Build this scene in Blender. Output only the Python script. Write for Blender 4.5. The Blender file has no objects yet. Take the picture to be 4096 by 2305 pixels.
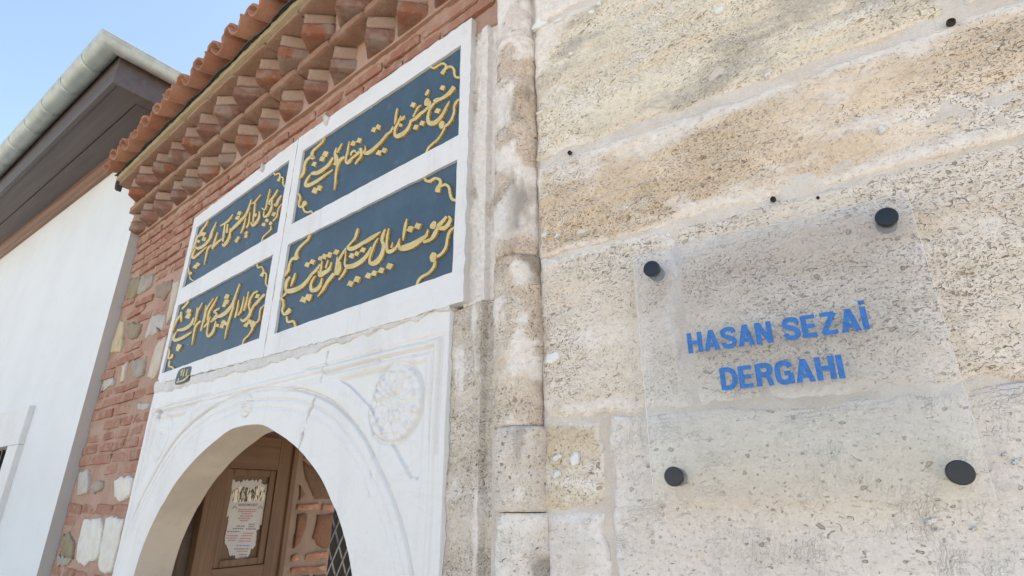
import bpy, bmesh, math, random
import numpy as np
from mathutils import Vector, Matrix
from mathutils.geometry import tessellate_polygon
random.seed(7); RNG = np.random.default_rng(11)
SC = bpy.context.scene
COL = SC.collection

# ------------------------------------------------------------------ camera
EYE = 1.62
FPX, CX, CY = 2220.0, 2048.0, 1152.0
TH = math.atan(853.0/2220.0)
cam_d = bpy.data.cameras.new('camera'); cam = bpy.data.objects.new('camera', cam_d); COL.objects.link(cam)
cam.location = (0, 0, EYE); cam.rotation_euler = (math.pi/2+TH, 0, 0)
cam_d.sensor_width = 36; cam_d.lens = FPX/4096*36; cam_d.clip_start = .02; cam_d.clip_end = 5000
SC.camera = cam

# ------------------------------------------------------------------ sky, sun, exposure
SUN_EL, SUN_AZ = 54.0, 58.0          # azimuth to the right of +Y: the sun stands behind the buildings
w = bpy.data.worlds.new('World'); SC.world = w; w.use_nodes = True
nt = w.node_tree; nt.nodes.clear()
sky = nt.nodes.new('ShaderNodeTexSky'); sky.sky_type = 'NISHITA'; sky.sun_disc = False
sky.sun_elevation = math.radians(SUN_EL); sky.sun_rotation = math.radians(SUN_AZ)
sky.air_density = 1.0; sky.dust_density = 0.9; sky.ozone_density = 1.0
bg = nt.nodes.new('ShaderNodeBackground'); bg.inputs['Strength'].default_value = 0.15
wo = nt.nodes.new('ShaderNodeOutputWorld')
nt.links.new(sky.outputs[0], bg.inputs[0]); nt.links.new(bg.outputs[0], wo.inputs[0])
sd = bpy.data.lights.new('sun', 'SUN'); sd.energy = 5.0; sd.angle = math.radians(.53); sd.color = (1, .95, .87)
sun = bpy.data.objects.new('sun', sd); COL.objects.link(sun)
_e, _a = math.radians(SUN_EL), math.radians(SUN_AZ)
sdir = Vector((math.sin(_a)*math.cos(_e), math.cos(_a)*math.cos(_e), math.sin(_e)))
sun.rotation_euler = sdir.to_track_quat('Z', 'Y').to_euler(); sun.location = sdir*40
SC.render.engine = 'CYCLES'
SC.view_settings.view_transform = 'Standard'; SC.view_settings.look = 'None'
SC.view_settings.exposure = 1.36; SC.view_settings.gamma = 1.0
SC.view_settings.use_white_balance = True; SC.view_settings.white_balance_temperature = 7150; SC.view_settings.white_balance_tint = 11

# ------------------------------------------------------------------ frames: a vertical plane with local x along it, y into it, z up
def ray(x, y):
    a = (x-CX)/FPX; b = -(y-CY)/FPX
    return np.array([a, math.cos(TH)-b*math.sin(TH), math.sin(TH)+b*math.cos(TH)])
class Frame:
    def __init__(s, O, ang):
        s.O = np.array(O, float); s.ang = ang
        s.ex = np.array([math.cos(ang), math.sin(ang)]); s.ey = np.array([-math.sin(ang), math.cos(ang)])
    def px(s, x, y, yo=0.0):                       # photo pixel -> (u, z) on this plane at depth yo
        r = ray(x, y); t = (yo+s.O@s.ey)/(r[:2]@s.ey)
        p = r*t
        return float((p[:2]-s.O)@s.ex), float(p[2]+EYE)
    def world(s, u, y=0.0):
        return s.O+u*s.ex+y*s.ey
def wallframe(deg, D):
    t = math.radians(deg)
    return Frame((math.cos(t)*D, math.sin(t)*D), t-math.pi/2)
FW = wallframe(57.3, .885)                         # ashlar wall with the sign
FP = wallframe(50.6, .8733)                        # portal wall with the inscription
_q = FP.world(-3.529, -.0466)
_t = math.radians(54.2); DH = float(_q@np.array([math.cos(_t), math.sin(_t)]))
FH = wallframe(54.2, DH); UHC = float((_q-FH.O)@FH.ex)   # white house, its corner
_h = FP.world(-2.50, .20)
FD = Frame(_h, math.radians(59))                   # opened door leaf
_i = FP.world(-2.56, .15)
FI = Frame(_i, math.radians(63))                   # inner passage wall

# ------------------------------------------------------------------ object helpers
def new_obj(name, me, parent=None):
    o = bpy.data.objects.new(name, me); COL.objects.link(o)
    if parent is not None: o.parent = parent
    return o
def tag(o, label=None, cat=None, group=None, kind=None):
    if label: o['label'] = label
    if cat: o['category'] = cat
    if group: o['group'] = group
    if kind: o['kind'] = kind
    return o
def root(name, label, cat, fr=None, u0=0.0, z0=0.0, group=None, y0=0.0):
    o = new_obj(name, None); tag(o, label, cat, group, 'thing')
    if fr is not None:
        p = fr.world(u0, y0); o.location = (p[0], p[1], z0); o.rotation_euler = (0, 0, fr.ang)
    OFF[o.name] = np.array([u0, y0, z0])
    return o
OFF = {}
def offset_of(p):
    while p is not None and p.parent is not None: p = p.parent
    return OFF.get(p.name, np.zeros(3)) if p is not None else np.zeros(3)
def mesh(name, V, F, mat, parent=None, smooth=False, kind=None, mats=None, midx=None):
    V = np.asarray(V, float)-offset_of(parent)
    me = bpy.data.meshes.new(name)
    me.from_pydata(V.tolist(), [], F if isinstance(F, list) else F.tolist())
    if mats:
        for m in mats: me.materials.append(m)
        me.polygons.foreach_set('material_index', midx)
    else: me.materials.append(mat)
    if smooth: me.polygons.foreach_set('use_smooth', [True]*len(me.polygons))
    me.update()
    o = new_obj(name, me, parent)
    if kind: o['kind'] = kind
    return o
def boxvf(u0, u1, y0, y1, z0, z1):
    V = [(u, y, z) for z in (z0, z1) for y in (y0, y1) for u in (u0, u1)]
    F = [[0, 2, 3, 1], [4, 5, 7, 6], [0, 1, 5, 4], [1, 3, 7, 5], [3, 2, 6, 7], [2, 0, 4, 6]]
    return V, F
def box(name, b, mat, parent=None, bevel=0.0, kind=None, rough=0.0):
    V, F = boxvf(*b)
    V = np.array(V)-offset_of(parent)
    bm = bmesh.new(); vs = [bm.verts.new(v) for v in V]
    for f in F: bm.faces.new([vs[i] for i in f])
    if bevel > 0: bmesh.ops.bevel(bm, geom=list(bm.edges), offset=bevel, segments=2, affect='EDGES', profile=.6)
    if rough > 0:
        for v in bm.verts: v.co += Vector([(random.random()-.5)*2*rough for _ in range(3)])
    bmesh.ops.recalc_face_normals(bm, faces=bm.faces)
    me = bpy.data.meshes.new(name); bm.to_mesh(me); bm.free(); me.materials.append(mat)
    o = new_obj(name, me, parent)
    if kind: o['kind'] = kind
    return o
# value noise
_perm = RNG.random((256, 256))
def vn(x, y, s=1.0, seed=0):
    x = np.asarray(x, float)*s+seed*17.31; y = np.asarray(y, float)*s+seed*9.77
    xi = np.floor(x).astype(int); yi = np.floor(y).astype(int); fx = x-xi; fy = y-yi
    fx = fx*fx*(3-2*fx); fy = fy*fy*(3-2*fy)
    g = lambda a, b: _perm[a & 255, b & 255]
    return (g(xi, yi)*(1-fx)+g(xi+1, yi)*fx)*(1-fy)+(g(xi, yi+1)*(1-fx)+g(xi+1, yi+1)*fx)*fy-.5
def fbm(x, y, s=1.0, o=4, seed=0):
    r = 0; a = 1.0
    for i in range(o): r = r+a*vn(x, y, s*2**i, seed+i); a *= .5
    return r
def gridF(n, m, base=0):
    i = np.arange(n-1)[:, None]; j = np.arange(m-1)[None, :]
    a = base+i*m+j
    return np.stack([a, a+m, a+m+1, a+1], -1).reshape(-1, 4)
def hfield(name, u0, u1, z0, z1, step, fn, mat, parent, skirt=.04, jit=0.0, seed=0, kind=None, wash=0.0):
    n = max(3, int((u1-u0)/step)+1); m = max(3, int((z1-z0)/step)+1)
    U, Z = np.meshgrid(np.linspace(u0, u1, n), np.linspace(z0, z1, m), indexing='ij')
    du = np.minimum(U-u0, u1-U); dz = np.minimum(Z-z0, z1-Z); d = np.minimum(du, dz)
    U2, Z2 = U.copy(), Z.copy()
    if jit > 0:
        fu = np.exp(-du/.02); fz = np.exp(-dz/.02)
        U2 = U+fu*jit*2*fbm(U, Z, 25, 3, seed+3); Z2 = Z+fz*jit*2*fbm(U, Z, 22, 3, seed+5)
    Y = fn(U, Z, d)
    V = np.stack([U2, Y, Z2], -1).reshape(-1, 3)
    F = gridF(n, m).tolist()
    ring = [i*m for i in range(n)]+[(n-1)*m+j for j in range(1, m)]+[i*m+m-1 for i in range(n-2, -1, -1)]+[j for j in range(m-2, 0, -1)]
    b = len(V); S = V[ring].copy(); S[:, 1] = skirt
    V = np.vstack([V, S]); k = len(ring)
    for i in range(k):
        j = (i+1) % k; F.append([ring[i], b+i, b+j, ring[j]])
    ob = mesh(name, V, F, mat, parent, smooth=True, kind=kind)
    if wash > 0:                                   # lime smeared over the stone from its joints
        nf = fbm(U*.55, Z, 16, 5, seed+31)
        e = .030*np.clip(.55+2.4*fbm(U*.45, Z*.8, 5, 3, seed+37), .12, 2.2)
        wv = np.clip((np.exp(-d/e)*1.25-.42+nf*.9)*2.2, 0, 1)*wash
        at = ob.data.attributes.new('wash', 'FLOAT', 'POINT'); at.data.foreach_set('value', np.r_[wv.ravel(), wv.reshape(-1)[ring]])
    return ob
def plate(name, outer, holes, yf, yb, mat, parent, smat=None):
    loops = [outer]+list(holes)
    pts = [p for l in loops for p in l]
    tris = tessellate_polygon([[Vector((p[0], p[1], 0)) for p in l] for l in loops])
    n = len(pts); V = [(p[0], yf, p[1]) for p in pts]+[(p[0], yb, p[1]) for p in pts]
    F = []; mi = []
    for t in tris:
        a, b, c = [pts[i] for i in t]
        cr = (b[0]-a[0])*(c[1]-a[1])-(b[1]-a[1])*(c[0]-a[0])
        F.append(list(t) if cr > 0 else list(t)[::-1]); mi.append(0)
    base = 0
    for li, l in enumerate(loops):
        area = sum(l[i][0]*l[(i+1) % len(l)][1]-l[(i+1) % len(l)][0]*l[i][1] for i in range(len(l)))
        flip = (area < 0) != (li > 0)
        for i in range(len(l)):
            j = (i+1) % len(l); q = [base+i, base+i+n, base+j+n, base+j]
            F.append(q[::-1] if flip else q); mi.append(1)
        base += len(l)
    return mesh(name, V, F, mat, parent, mats=[mat, smat or mat], midx=mi)
def dens(loop, step, jit=0.0):
    out = []
    for i in range(len(loop)):
        a = np.array(loop[i]); b = np.array(loop[(i+1) % len(loop)]); L = np.hypot(*(b-a)); k = max(1, int(L/step))
        for q in range(k):
            p = a+(b-a)*q/k
            if jit and q: p = p+RNG.normal(0, jit, 2)
            out.append((float(p[0]), float(p[1])))
    return out
def spline(pts, k=6):
    P = np.array(pts, float); out = []
    Q = np.vstack([2*P[0]-P[1], P, 2*P[-1]-P[-2]])
    for i in range(1, len(Q)-2):
        for t in np.linspace(0, 1, k, endpoint=False):
            a, b, c, d = Q[i-1], Q[i], Q[i+1], Q[i+2]
            out.append(.5*((2*b)+(c-a)*t+(2*a-5*b+4*c-d)*t*t+(3*b-a-3*c+d)*t**3))
    out.append(Q[-2]); return np.array(out)
def closed_spline(pts, k=5):
    P = np.array(pts, float); n = len(P); out = []
    for i in range(n):
        a, b, c, d = P[i-1], P[i], P[(i+1) % n], P[(i+2) % n]
        for t in np.linspace(0, 1, k, endpoint=False):
            out.append(.5*((2*b)+(c-a)*t+(2*a-5*b+4*c-d)*t*t+(3*b-a-3*c+d)*t**3))
    return np.array(out)
def lump(name, poly, y0, h, mat, parent, jit=.003, k=4, inset=.86, sharp=0.0):
    """an irregular flat stone, dab of plaster or chip: outline (u,z), standing h proud of depth y0"""
    P = closed_spline(poly, k) if not sharp else np.array(dens(poly, sharp)); P = P+RNG.normal(0, jit, P.shape); c = P.mean(0); n = len(P)
    V = [(p[0], y0+.02, p[1]) for p in P]+[(p[0], y0-h*.35, p[1]) for p in P]
    for s, hh in ((inset, .9), (.5, 1.0)):
        for p in P:
            q = c+(p-c)*s; V.append((q[0], y0-h*(hh+RNG.normal(0, .10)), q[1]))
    V.append((c[0], y0-h, c[1]))
    area = sum(P[i][0]*P[(i+1) % n][1]-P[(i+1) % n][0]*P[i][1] for i in range(n))
    F = []
    for r in range(3):
        for i in range(n):
            j = (i+1) % n; F.append([r*n+i, r*n+j, (r+1)*n+j, (r+1)*n+i])
    for i in range(n): F.append([3*n+i, 3*n+(i+1) % n, 4*n])
    if area < 0: F = [f[::-1] for f in F]
    return mesh(name, V, F, mat, parent, smooth=True)
def inpoly(p, poly):
    x, y = p; r = False; n = len(poly)
    for i in range(n):
        (x1, y1), (x2, y2) = poly[i], poly[(i+1) % n]
        if (y1 > y) != (y2 > y) and x < (x2-x1)*(y-y1)/(y2-y1)+x1: r = not r
    return r

# ------------------------------------------------------------------ material helpers
class N:
    def __init__(s, name):
        s.m = bpy.data.materials.new(name); s.m.use_nodes = True; s.t = s.m.node_tree; s.t.nodes.clear()
        s.out = s.t.nodes.new('ShaderNodeOutputMaterial')
    def n(s, typ, **kw):
        nd = s.t.nodes.new(typ)
        for k, v in kw.items():
            if hasattr(nd, k): setattr(nd, k, v)
        return nd
    def set(s, sock, v):
        if hasattr(v, 'is_output'): s.t.links.new(v, sock)
        elif v is not None:
            if sock.type == 'RGBA' and len(v) == 3: v = (*v, 1)
            sock.default_value = v
    def math(s, op, a, b=0.0, c=0.0, clamp=False):
        nd = s.n('ShaderNodeMath', operation=op); nd.use_clamp = clamp
        for i, v in enumerate((a, b, c)): s.set(nd.inputs[i], v)
        return nd.outputs[0]
    def vmath(s, op, a, b=None, sc=None):
        nd = s.n('ShaderNodeVectorMath', operation=op); s.set(nd.inputs[0], a)
        if b is not None: s.set(nd.inputs[1], b)
        if sc is not None: s.set(nd.inputs['Scale'], sc)
        return nd.outputs['Value'] if op in ('LENGTH', 'DOT_PRODUCT') else nd.outputs[0]
    def mix(s, f, a, b, mode='MIX'):
        nd = s.n('ShaderNodeMix', data_type='RGBA', blend_type=mode); nd.data_type = 'RGBA'; nd.blend_type = mode
        s.set(nd.inputs['Factor'], f); s.set(nd.inputs[6], a); s.set(nd.inputs[7], b); return nd.outputs[2]
    def noise(s, vec, scale, detail=4, rough=.55, dist=0.0):
        nd = s.n('ShaderNodeTexNoise'); s.set(nd.inputs['Vector'], vec); nd.inputs['Scale'].default_value = scale
        nd.inputs['Detail'].default_value = detail; nd.inputs['Roughness'].default_value = rough
        nd.inputs['Distortion'].default_value = dist; return nd.outputs[0]
    def ss(s, v, lo, hi, a=0.0, b=1.0):
        nd = s.n('ShaderNodeMapRange'); nd.interpolation_type = 'SMOOTHSTEP'; s.set(nd.inputs[0], v)
        nd.inputs[1].default_value = lo; nd.inputs[2].default_value = hi; nd.inputs[3].default_value = a; nd.inputs[4].default_value = b
        return nd.outputs[0]
    def obj(s): return s.n('ShaderNodeTexCoord').outputs['Object']
    def pos(s): return s.n('ShaderNodeNewGeometry').outputs['Position']
    def rnd(s): return s.n('ShaderNodeObjectInfo').outputs['Random']
    def scale(s, vec, xyz):
        nd = s.n('ShaderNodeVectorMath', operation='MULTIPLY'); s.set(nd.inputs[0], vec); nd.inputs[1].default_value = xyz; return nd.outputs[0]
    def bump(s, h, dist=.004, strength=1.0, normal=None):
        nd = s.n('ShaderNodeBump'); s.set(nd.inputs['Height'], h); nd.inputs['Distance'].default_value = dist
        nd.inputs['Strength'].default_value = strength
        if normal is not None: s.set(nd.inputs['Normal'], normal)
        return nd.outputs[0]
    def bsdf(s, col, rough=.8, normal=None, metal=0.0, spec=.3):
        b = s.n('ShaderNodeBsdfPrincipled'); s.set(b.inputs['Base Color'], col); s.set(b.inputs['Roughness'], rough)
        s.set(b.inputs['Metallic'], metal); b.inputs['Specular IOR Level'].default_value = spec
        if normal is not None: s.set(b.inputs['Normal'], normal)
        s.t.links.new(b.outputs[0], s.out.inputs[0]); return b

# node group: one scatter of crescent shaped shell casts
def shell_group():
    g = bpy.data.node_groups.new('shell_scatter', 'ShaderNodeTree')
    g.interface.new_socket('Vector', in_out='INPUT', socket_type='NodeSocketVector')
    g.interface.new_socket('Amount', in_out='INPUT', socket_type='NodeSocketFloat')
    for nm in ('Arc', 'Pit', 'Rand', 'Lip'): g.interface.new_socket(nm, in_out='OUTPUT', socket_type='NodeSocketFloat')
    s = N.__new__(N); s.t = g; s.m = None
    gi = g.nodes.new('NodeGroupInput'); go = g.nodes.new('NodeGroupOutput')
    vo = s.n('ShaderNodeTexVoronoi'); vo.voronoi_dimensions = '2D'; vo.feature = 'F1'; vo.inputs['Scale'].default_value = 1.0
    g.links.new(gi.outputs[0], vo.inputs['Vector'])
    loc = s.vmath('SUBTRACT', gi.outputs[0], vo.outputs['Position'])
    sp = s.n('ShaderNodeSeparateColor'); g.links.new(vo.outputs['Color'], sp.inputs[0])
    r, gg, b = sp.outputs
    ro = s.n('ShaderNodeVectorRotate'); ro.rotation_type = 'Z_AXIS'; s.set(ro.inputs['Vector'], loc)
    s.set(ro.inputs['Angle'], s.math('MULTIPLY', s.math('SUBTRACT', r, .35), 4.6))
    sx = s.n('ShaderNodeSeparateXYZ'); g.links.new(ro.outputs[0], sx.inputs[0])
    size = s.math('ADD', s.math('MULTIPLY', s.math('MULTIPLY', gg, gg), .30), .11)
    x = s.math('DIVIDE', sx.outputs[0], size); y = s.math('DIVIDE', sx.outputs[1], s.math('MULTIPLY', size, .62))
    d = s.math('SQRT', s.math('ADD', s.math('MULTIPLY', x, x), s.math('MULTIPLY', y, y)))
    band = s.ss(s.math('ABSOLUTE', s.math('SUBTRACT', d, 1.0)), .06, .26, 1.0, 0.0)
    half = s.ss(y, -.1, .55)
    pres = s.ss(s.math('SUBTRACT', gi.outputs[1], b), 0.0, .05)
    arc = s.math('MULTIPLY', s.math('MULTIPLY', band, half), pres)
    pit = s.math('MULTIPLY', s.ss(d, .55, .95, 1.0, 0.0), s.ss(b, .86, .88))
    lp = s.math('MULTIPLY', s.math('MULTIPLY', s.ss(s.math('ABSOLUTE', s.math('SUBTRACT', d, 1.42)), .05, .28, 1.0, 0.0), half), pres)
    g.links.new(lp, go.inputs[3]); g.links.new(arc, go.inputs[0]); g.links.new(pit, go.inputs[1]); g.links.new(r, go.inputs[2])
    return g
SHELL = shell_group()

def shelly(name, c1, c2, pit, amount=.7, big=.35, tool=0.0, tool_rot=.5, grey=0.0, pale=.35, rust=0.0, seed=0.0, uscale=(1, 1, 1), gain=1.0):
    s = N(name); o = s.obj()
    sx = s.n('ShaderNodeSeparateXYZ'); s.t.links.new(o, sx.inputs[0])
    cb = s.n('ShaderNodeCombineXYZ'); s.set(cb.inputs[0], s.math('ADD', s.math('ADD', sx.outputs[0], s.math('MULTIPLY', sx.outputs[1], .8)), seed)); s.set(cb.inputs[1], s.math('ADD', sx.outputs[2], seed*.37))
    p = cb.outputs[0]
    nz = s.n('ShaderNodeTexNoise'); s.set(nz.inputs['Vector'], p); nz.inputs['Scale'].default_value = 14; nz.inputs['Detail'].default_value = 3
    wv = s.vmath('ADD', p, s.vmath('SCALE', s.vmath('SUBTRACT', nz.outputs['Color'], (.5, .5, .5)), sc=.012))
    nz2 = s.n('ShaderNodeTexNoise'); s.set(nz2.inputs['Vector'], p); nz2.inputs['Scale'].default_value = 130; nz2.inputs['Detail'].default_value = 2
    wq = s.vmath('ADD', wv, s.vmath('SCALE', s.vmath('SUBTRACT', nz2.outputs['Color'], (.5, .5, .5)), sc=.006))
    bed = s.noise(s.scale(wv, (2.2, 9.0, 1)), 1.0, 5, .6)
    blot = s.noise(wv, 5.5, 5, .62)
    dens = s.ss(s.noise(s.scale(wv, (4, 9, 1)), 1.0, 4, .6), .28, .60)
    ag = s.n('ShaderNodeAttribute'); ag.attribute_name = 'grime'; at = s.n('ShaderNodeAttribute'); at.attribute_name = 'wash'; wash = at.outputs['Fac']; dens = s.math('MULTIPLY', dens, s.math('SUBTRACT', 1.0, wash))
    def sh(k, am):
        g = s.n('ShaderNodeGroup'); g.node_tree = SHELL
        s.set(g.inputs[0], s.vmath('SCALE', s.scale(wq, (1.0, 1.45, 1)), sc=k)); s.set(g.inputs[1], am); return g.outputs
    a1 = sh(112.0, s.math('MULTIPLY', dens, amount*.9)); a2 = sh(58.0, s.math('MULTIPLY', dens, big*.9)); a3 = sh(205.0, s.math('MULTIPLY', dens, amount*.85))
    c1n = s.noise(s.scale(wq, (105, 180, 1)), 1.0, 3, .62); c2n = s.noise(s.scale(wq, (34, 66, 1)), 1.0, 4, .66); c3n = s.noise(s.scale(wq, (210, 300, 1)), 1.0, 2, .6)
    dd = s.ss(dens, .05, .95, -.10, .055)
    cav = s.math('MAXIMUM', s.ss(s.math('ADD', c1n, s.math('MULTIPLY', dd, amount*1.0)), .66, .72), s.math('MAXIMUM', s.ss(s.math('ADD', c2n, s.math('MULTIPLY', dd, big*1.3)), .68, .725), s.math('MULTIPLY', s.ss(s.math('ADD', c3n, s.math('MULTIPLY', dd, amount)), .655, .72), .7)))
    cav = s.math('MULTIPLY', cav, s.ss(s.math('ADD', s.math('MULTIPLY', dens, min(1.0, amount*1.4)), 0.0), .02, .75))
    knob = s.ss(c1n, .42, .28)
    grain = s.noise(wv, 260, 3, .7); g2 = s.noise(wv, 70, 4, .65)
    col = s.mix(s.ss(bed, .36, .64), c1, c2)
    col = s.mix(s.ss(blot, .50, .70, 0, .55), col, tuple(min(1, v*1.18+.04) for v in c1))
    if rust: col = s.mix(s.ss(s.noise(s.scale(wv, (1.6, 4.5, 1)), 1.0, 5, .6), .50, .72, 0, rust), col, (.40, .24, .10))
    if grey: col = s.mix(s.ss(s.noise(s.scale(wv, (2.4, 4.4, 1)), 1.0, 6, .68), .51, .62, 0, grey), col, (.25, .225, .20))
    col = s.mix(s.ss(s.noise(s.scale(wv, (3.2, 7, 1)), 1.0, 6, .72), .52, .64, 0, pale), col, (.76, .72, .675))
    col = s.mix(s.ss(g2, .40, .72, 0, .30), col, tuple(v*.70 for v in c2))
    col = s.mix(s.ss(grain, .54, .74, 0, .6), col, (.82, .77, .68))
    col = s.mix(s.ss(grain, .42, .26, 0, .45), col, tuple(v*.7 for v in pit))
    col = s.mix(s.math('MULTIPLY', wash, .85), col, s.mix(s.ss(g2, .35, .65), (.75, .705, .66), (.67, .61, .555)))
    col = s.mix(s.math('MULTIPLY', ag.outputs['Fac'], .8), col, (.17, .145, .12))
    col = s.mix(s.math('MULTIPLY', s.math('MULTIPLY', s.ss(c2n, .44, .66), dens), min(.55, amount*.65)), col, tuple(v*.5+w_*.5 for v, w_ in zip(c2, pit)))
    col = s.mix(s.math('MULTIPLY', knob, .34), col, (.80, .745, .66))
    col = s.mix(s.math('MULTIPLY', cav, .66), col, s.mix(s.ss(c2n, .34, .66), tuple(v*1.05 for v in pit), tuple(v*.6 for v in pit)))
    arcs = s.math('MAXIMUM', s.math('MAXIMUM', a1[0], a2[0]), s.math('MULTIPLY', a3[0], .8)); pits = s.math('MAXIMUM', s.math('MULTIPLY', a1[1], dens), s.math('MULTIPLY', a2[1], dens))
    pc = s.mix(a1[2], pit, tuple(v*.5 for v in pit))
    lip = s.math('MULTIPLY', s.math('MAXIMUM', a1[3], a2[3]), .45)
    col = s.mix(lip, col, (.84, .78, .68))
    col = s.mix(s.math('MULTIPLY', arcs, .72), col, pc)
    col = s.mix(s.math('MULTIPLY', pits, .75), col, tuple(v*.8 for v in pit))
    h = s.math('SUBTRACT', s.math('MULTIPLY', g2, .9), s.math('ADD', s.math('MULTIPLY', arcs, 1.0), s.math('MULTIPLY', pits, 1.2)))
    h = s.math('ADD', s.math('SUBTRACT', h, s.math('MULTIPLY', cav, .8)), s.math('ADD', s.math('MULTIPLY', knob, .4), s.math('MULTIPLY', grain, .35)))
    if tool:
        def comb(rot):
            ro = s.n('ShaderNodeVectorRotate'); ro.rotation_type = 'Z_AXIS'; s.set(ro.inputs['Vector'], wv); ro.inputs['Angle'].default_value = rot
            wa = s.n('ShaderNodeTexWave'); s.set(wa.inputs['Vector'], ro.outputs[0]); wa.inputs['Scale'].default_value = 48; wa.inputs['Distortion'].default_value = 5.0; wa.inputs['Detail'].default_value = 3; wa.inputs['Detail Scale'].default_value = 5
            return wa.outputs[1]
        which = s.ss(s.noise(p, 4.5, 2), .47, .53)
        wsel = s.math('ADD', s.math('MULTIPLY', comb(tool_rot), which), s.math('MULTIPLY', comb(tool_rot+1.25), s.math('SUBTRACT', 1.0, which)))
        tm = s.math('MULTIPLY', wsel, s.ss(s.noise(wv, 11, 4, .7), .46, .66))
        h = s.math('ADD', h, s.math('MULTIPLY', tm, tool*.45)); col = s.mix(s.math('MULTIPLY', tm, .16), col, (.85, .81, .76))
    if gain != 1.0: col = s.mix(1.0, col, (gain, gain, gain), 'MULTIPLY')
    s.bsdf(col, .88, s.bump(h, .0034, 1.0), spec=.25)
    return s.m
def plaster(name, c, c2=None, sc=6, bumpd=.0015, rough=.85, fine=180, spots=0.0, spotc=(.3, .25, .2), wash=.5):
    s = N(name); o = s.obj(); c2 = c2 or tuple(v*.85 for v in c)
    a = s.noise(o, sc, 6, .62); b = s.noise(o, fine, 4, .7); d = s.noise(o, sc*9, 5, .65)
    col = s.mix(s.ss(a, .38, .66, 0, wash), c, c2); col = s.mix(s.ss(d, .55, .75, 0, .35), col, tuple(v*.85 for v in c2))
    if spots: col = s.mix(s.ss(b, .64, .74, 0, spots), col, spotc)
    s.bsdf(col, rough, s.bump(s.math('ADD', s.math('MULTIPLY', b, .5), d), bumpd, 1.0), spec=.25); return s.m
def brickm(name, cols, dirt=(.45, .30, .22), amt=.45, bumpd=.003, face_grey=0.0):
    s = N(name); p = s.pos(); r = s.rnd()
    cr = s.n('ShaderNodeValToRGB'); s.set(cr.inputs[0], r); e = cr.color_ramp.elements
    e[0].position = 0; e[0].color = (*cols[0], 1); e[1].position = 1; e[1].color = (*cols[-1], 1)
    for i, c in enumerate(cols[1:-1]): q = e.new((i+1)/(len(cols)-1)); q.color = (*c, 1)
    a = s.noise(p, 22, 6, .65); b = s.noise(p, 240, 3, .7); d = s.noise(p, 75, 5, .7)
    col = s.mix(s.ss(a, .44, .68, 0, amt), cr.outputs[0], dirt)
    col = s.mix(s.ss(d, .5, .75, 0, .5), col, tuple(v*.45 for v in cols[0]))
    col = s.mix(s.ss(b, .60, .80, 0, .5), col, (.62, .46, .36))
    if face_grey: col = s.mix(s.ss(s.noise(p, 9, 4, .6), .46, .58, 0, face_grey), col, (.30, .245, .20))
    s.bsdf(col, .9, s.bump(s.math('ADD', s.math('MULTIPLY', b, .45), s.math('ADD', d, a)), bumpd, 1.0), spec=.2); return s.m
def plain(name, c, rough=.6, metal=0.0, nz=0.0, sc=40, bd=0.0, spec=.4, c2=None):
    s = N(name); o = s.obj(); f = s.noise(o, sc, 5, .6)
    col = s.mix(s.ss(f, .4, .65, 0, nz), c, c2 or tuple(v*.6 for v in c)) if nz else c
    s.bsdf(col, rough, s.bump(f, bd) if bd else None, metal, spec); return s.m
def marble(name, c=(.68, .668, .648), gain=1.0):
    s = N(name); o = s.obj()
    a = s.noise(o, 2.6, 6, .62, .8); st = s.noise(s.scale(o, (7, 7, 1.2)), 1.4, 5, .6); f = s.noise(o, 95, 5, .7); g = s.noise(o, 14, 6, .66)
    col = s.mix(s.ss(a, .46, .70, 0, .55), c, (.57, .55, .535))
    vein = s.ss(s.math('ABSOLUTE', s.math('SUBTRACT', s.noise(s.scale(o, (1.5, 1.5, 3.5)), 1.6, 5, .6, 1.5), .5)), 0,   .025, .14, 0)
    col = s.mix(vein, col, (.60, .50, .42))
    col = s.mix(s.ss(st, .54, .72, 0, .28), col, (.54, .51, .475))
    col = s.mix(s.ss(g, .58, .72, 0, .22), col, (.56, .53, .50))
    col = s.mix(s.ss(f, .60, .74, 0, .42), col, (.44, .41, .375))
    col = s.mix(s.ss(s.noise(s.scale(o, (26, 26, 3.5)), 1.0, 5, .7), .56, .74, 0, .35), col, (.47, .445, .41))
    s.bsdf(col, .55, s.bump(s.math('ADD', f, s.math('MULTIPLY', g, 1.4)), .0012), spec=.35); return s.m
def wood(name, c1, c2, axis='z', sc=1.0, rough=.5):
    s = N(name); o = s.obj()
    k = {'z': (60, 60, 3.0), 'x': (3.0, 60, 60), 'y': (60, 3.0, 60)}[axis]
    a = s.noise(s.scale(o, tuple(v*sc for v in k)), 1.0, 6, .65, .6); b = s.noise(s.scale(o, tuple(v*sc*.28 for v in k)), 1.0, 4, .6)
    col = s.mix(s.ss(a, .34, .68), c1, c2); col = s.mix(s.ss(b, .45, .7, 0, .45), col, tuple(v*.6 for v in c2))
    s.bsdf(col, rough, s.bump(a, .0008), spec=.35); return s.m

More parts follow.
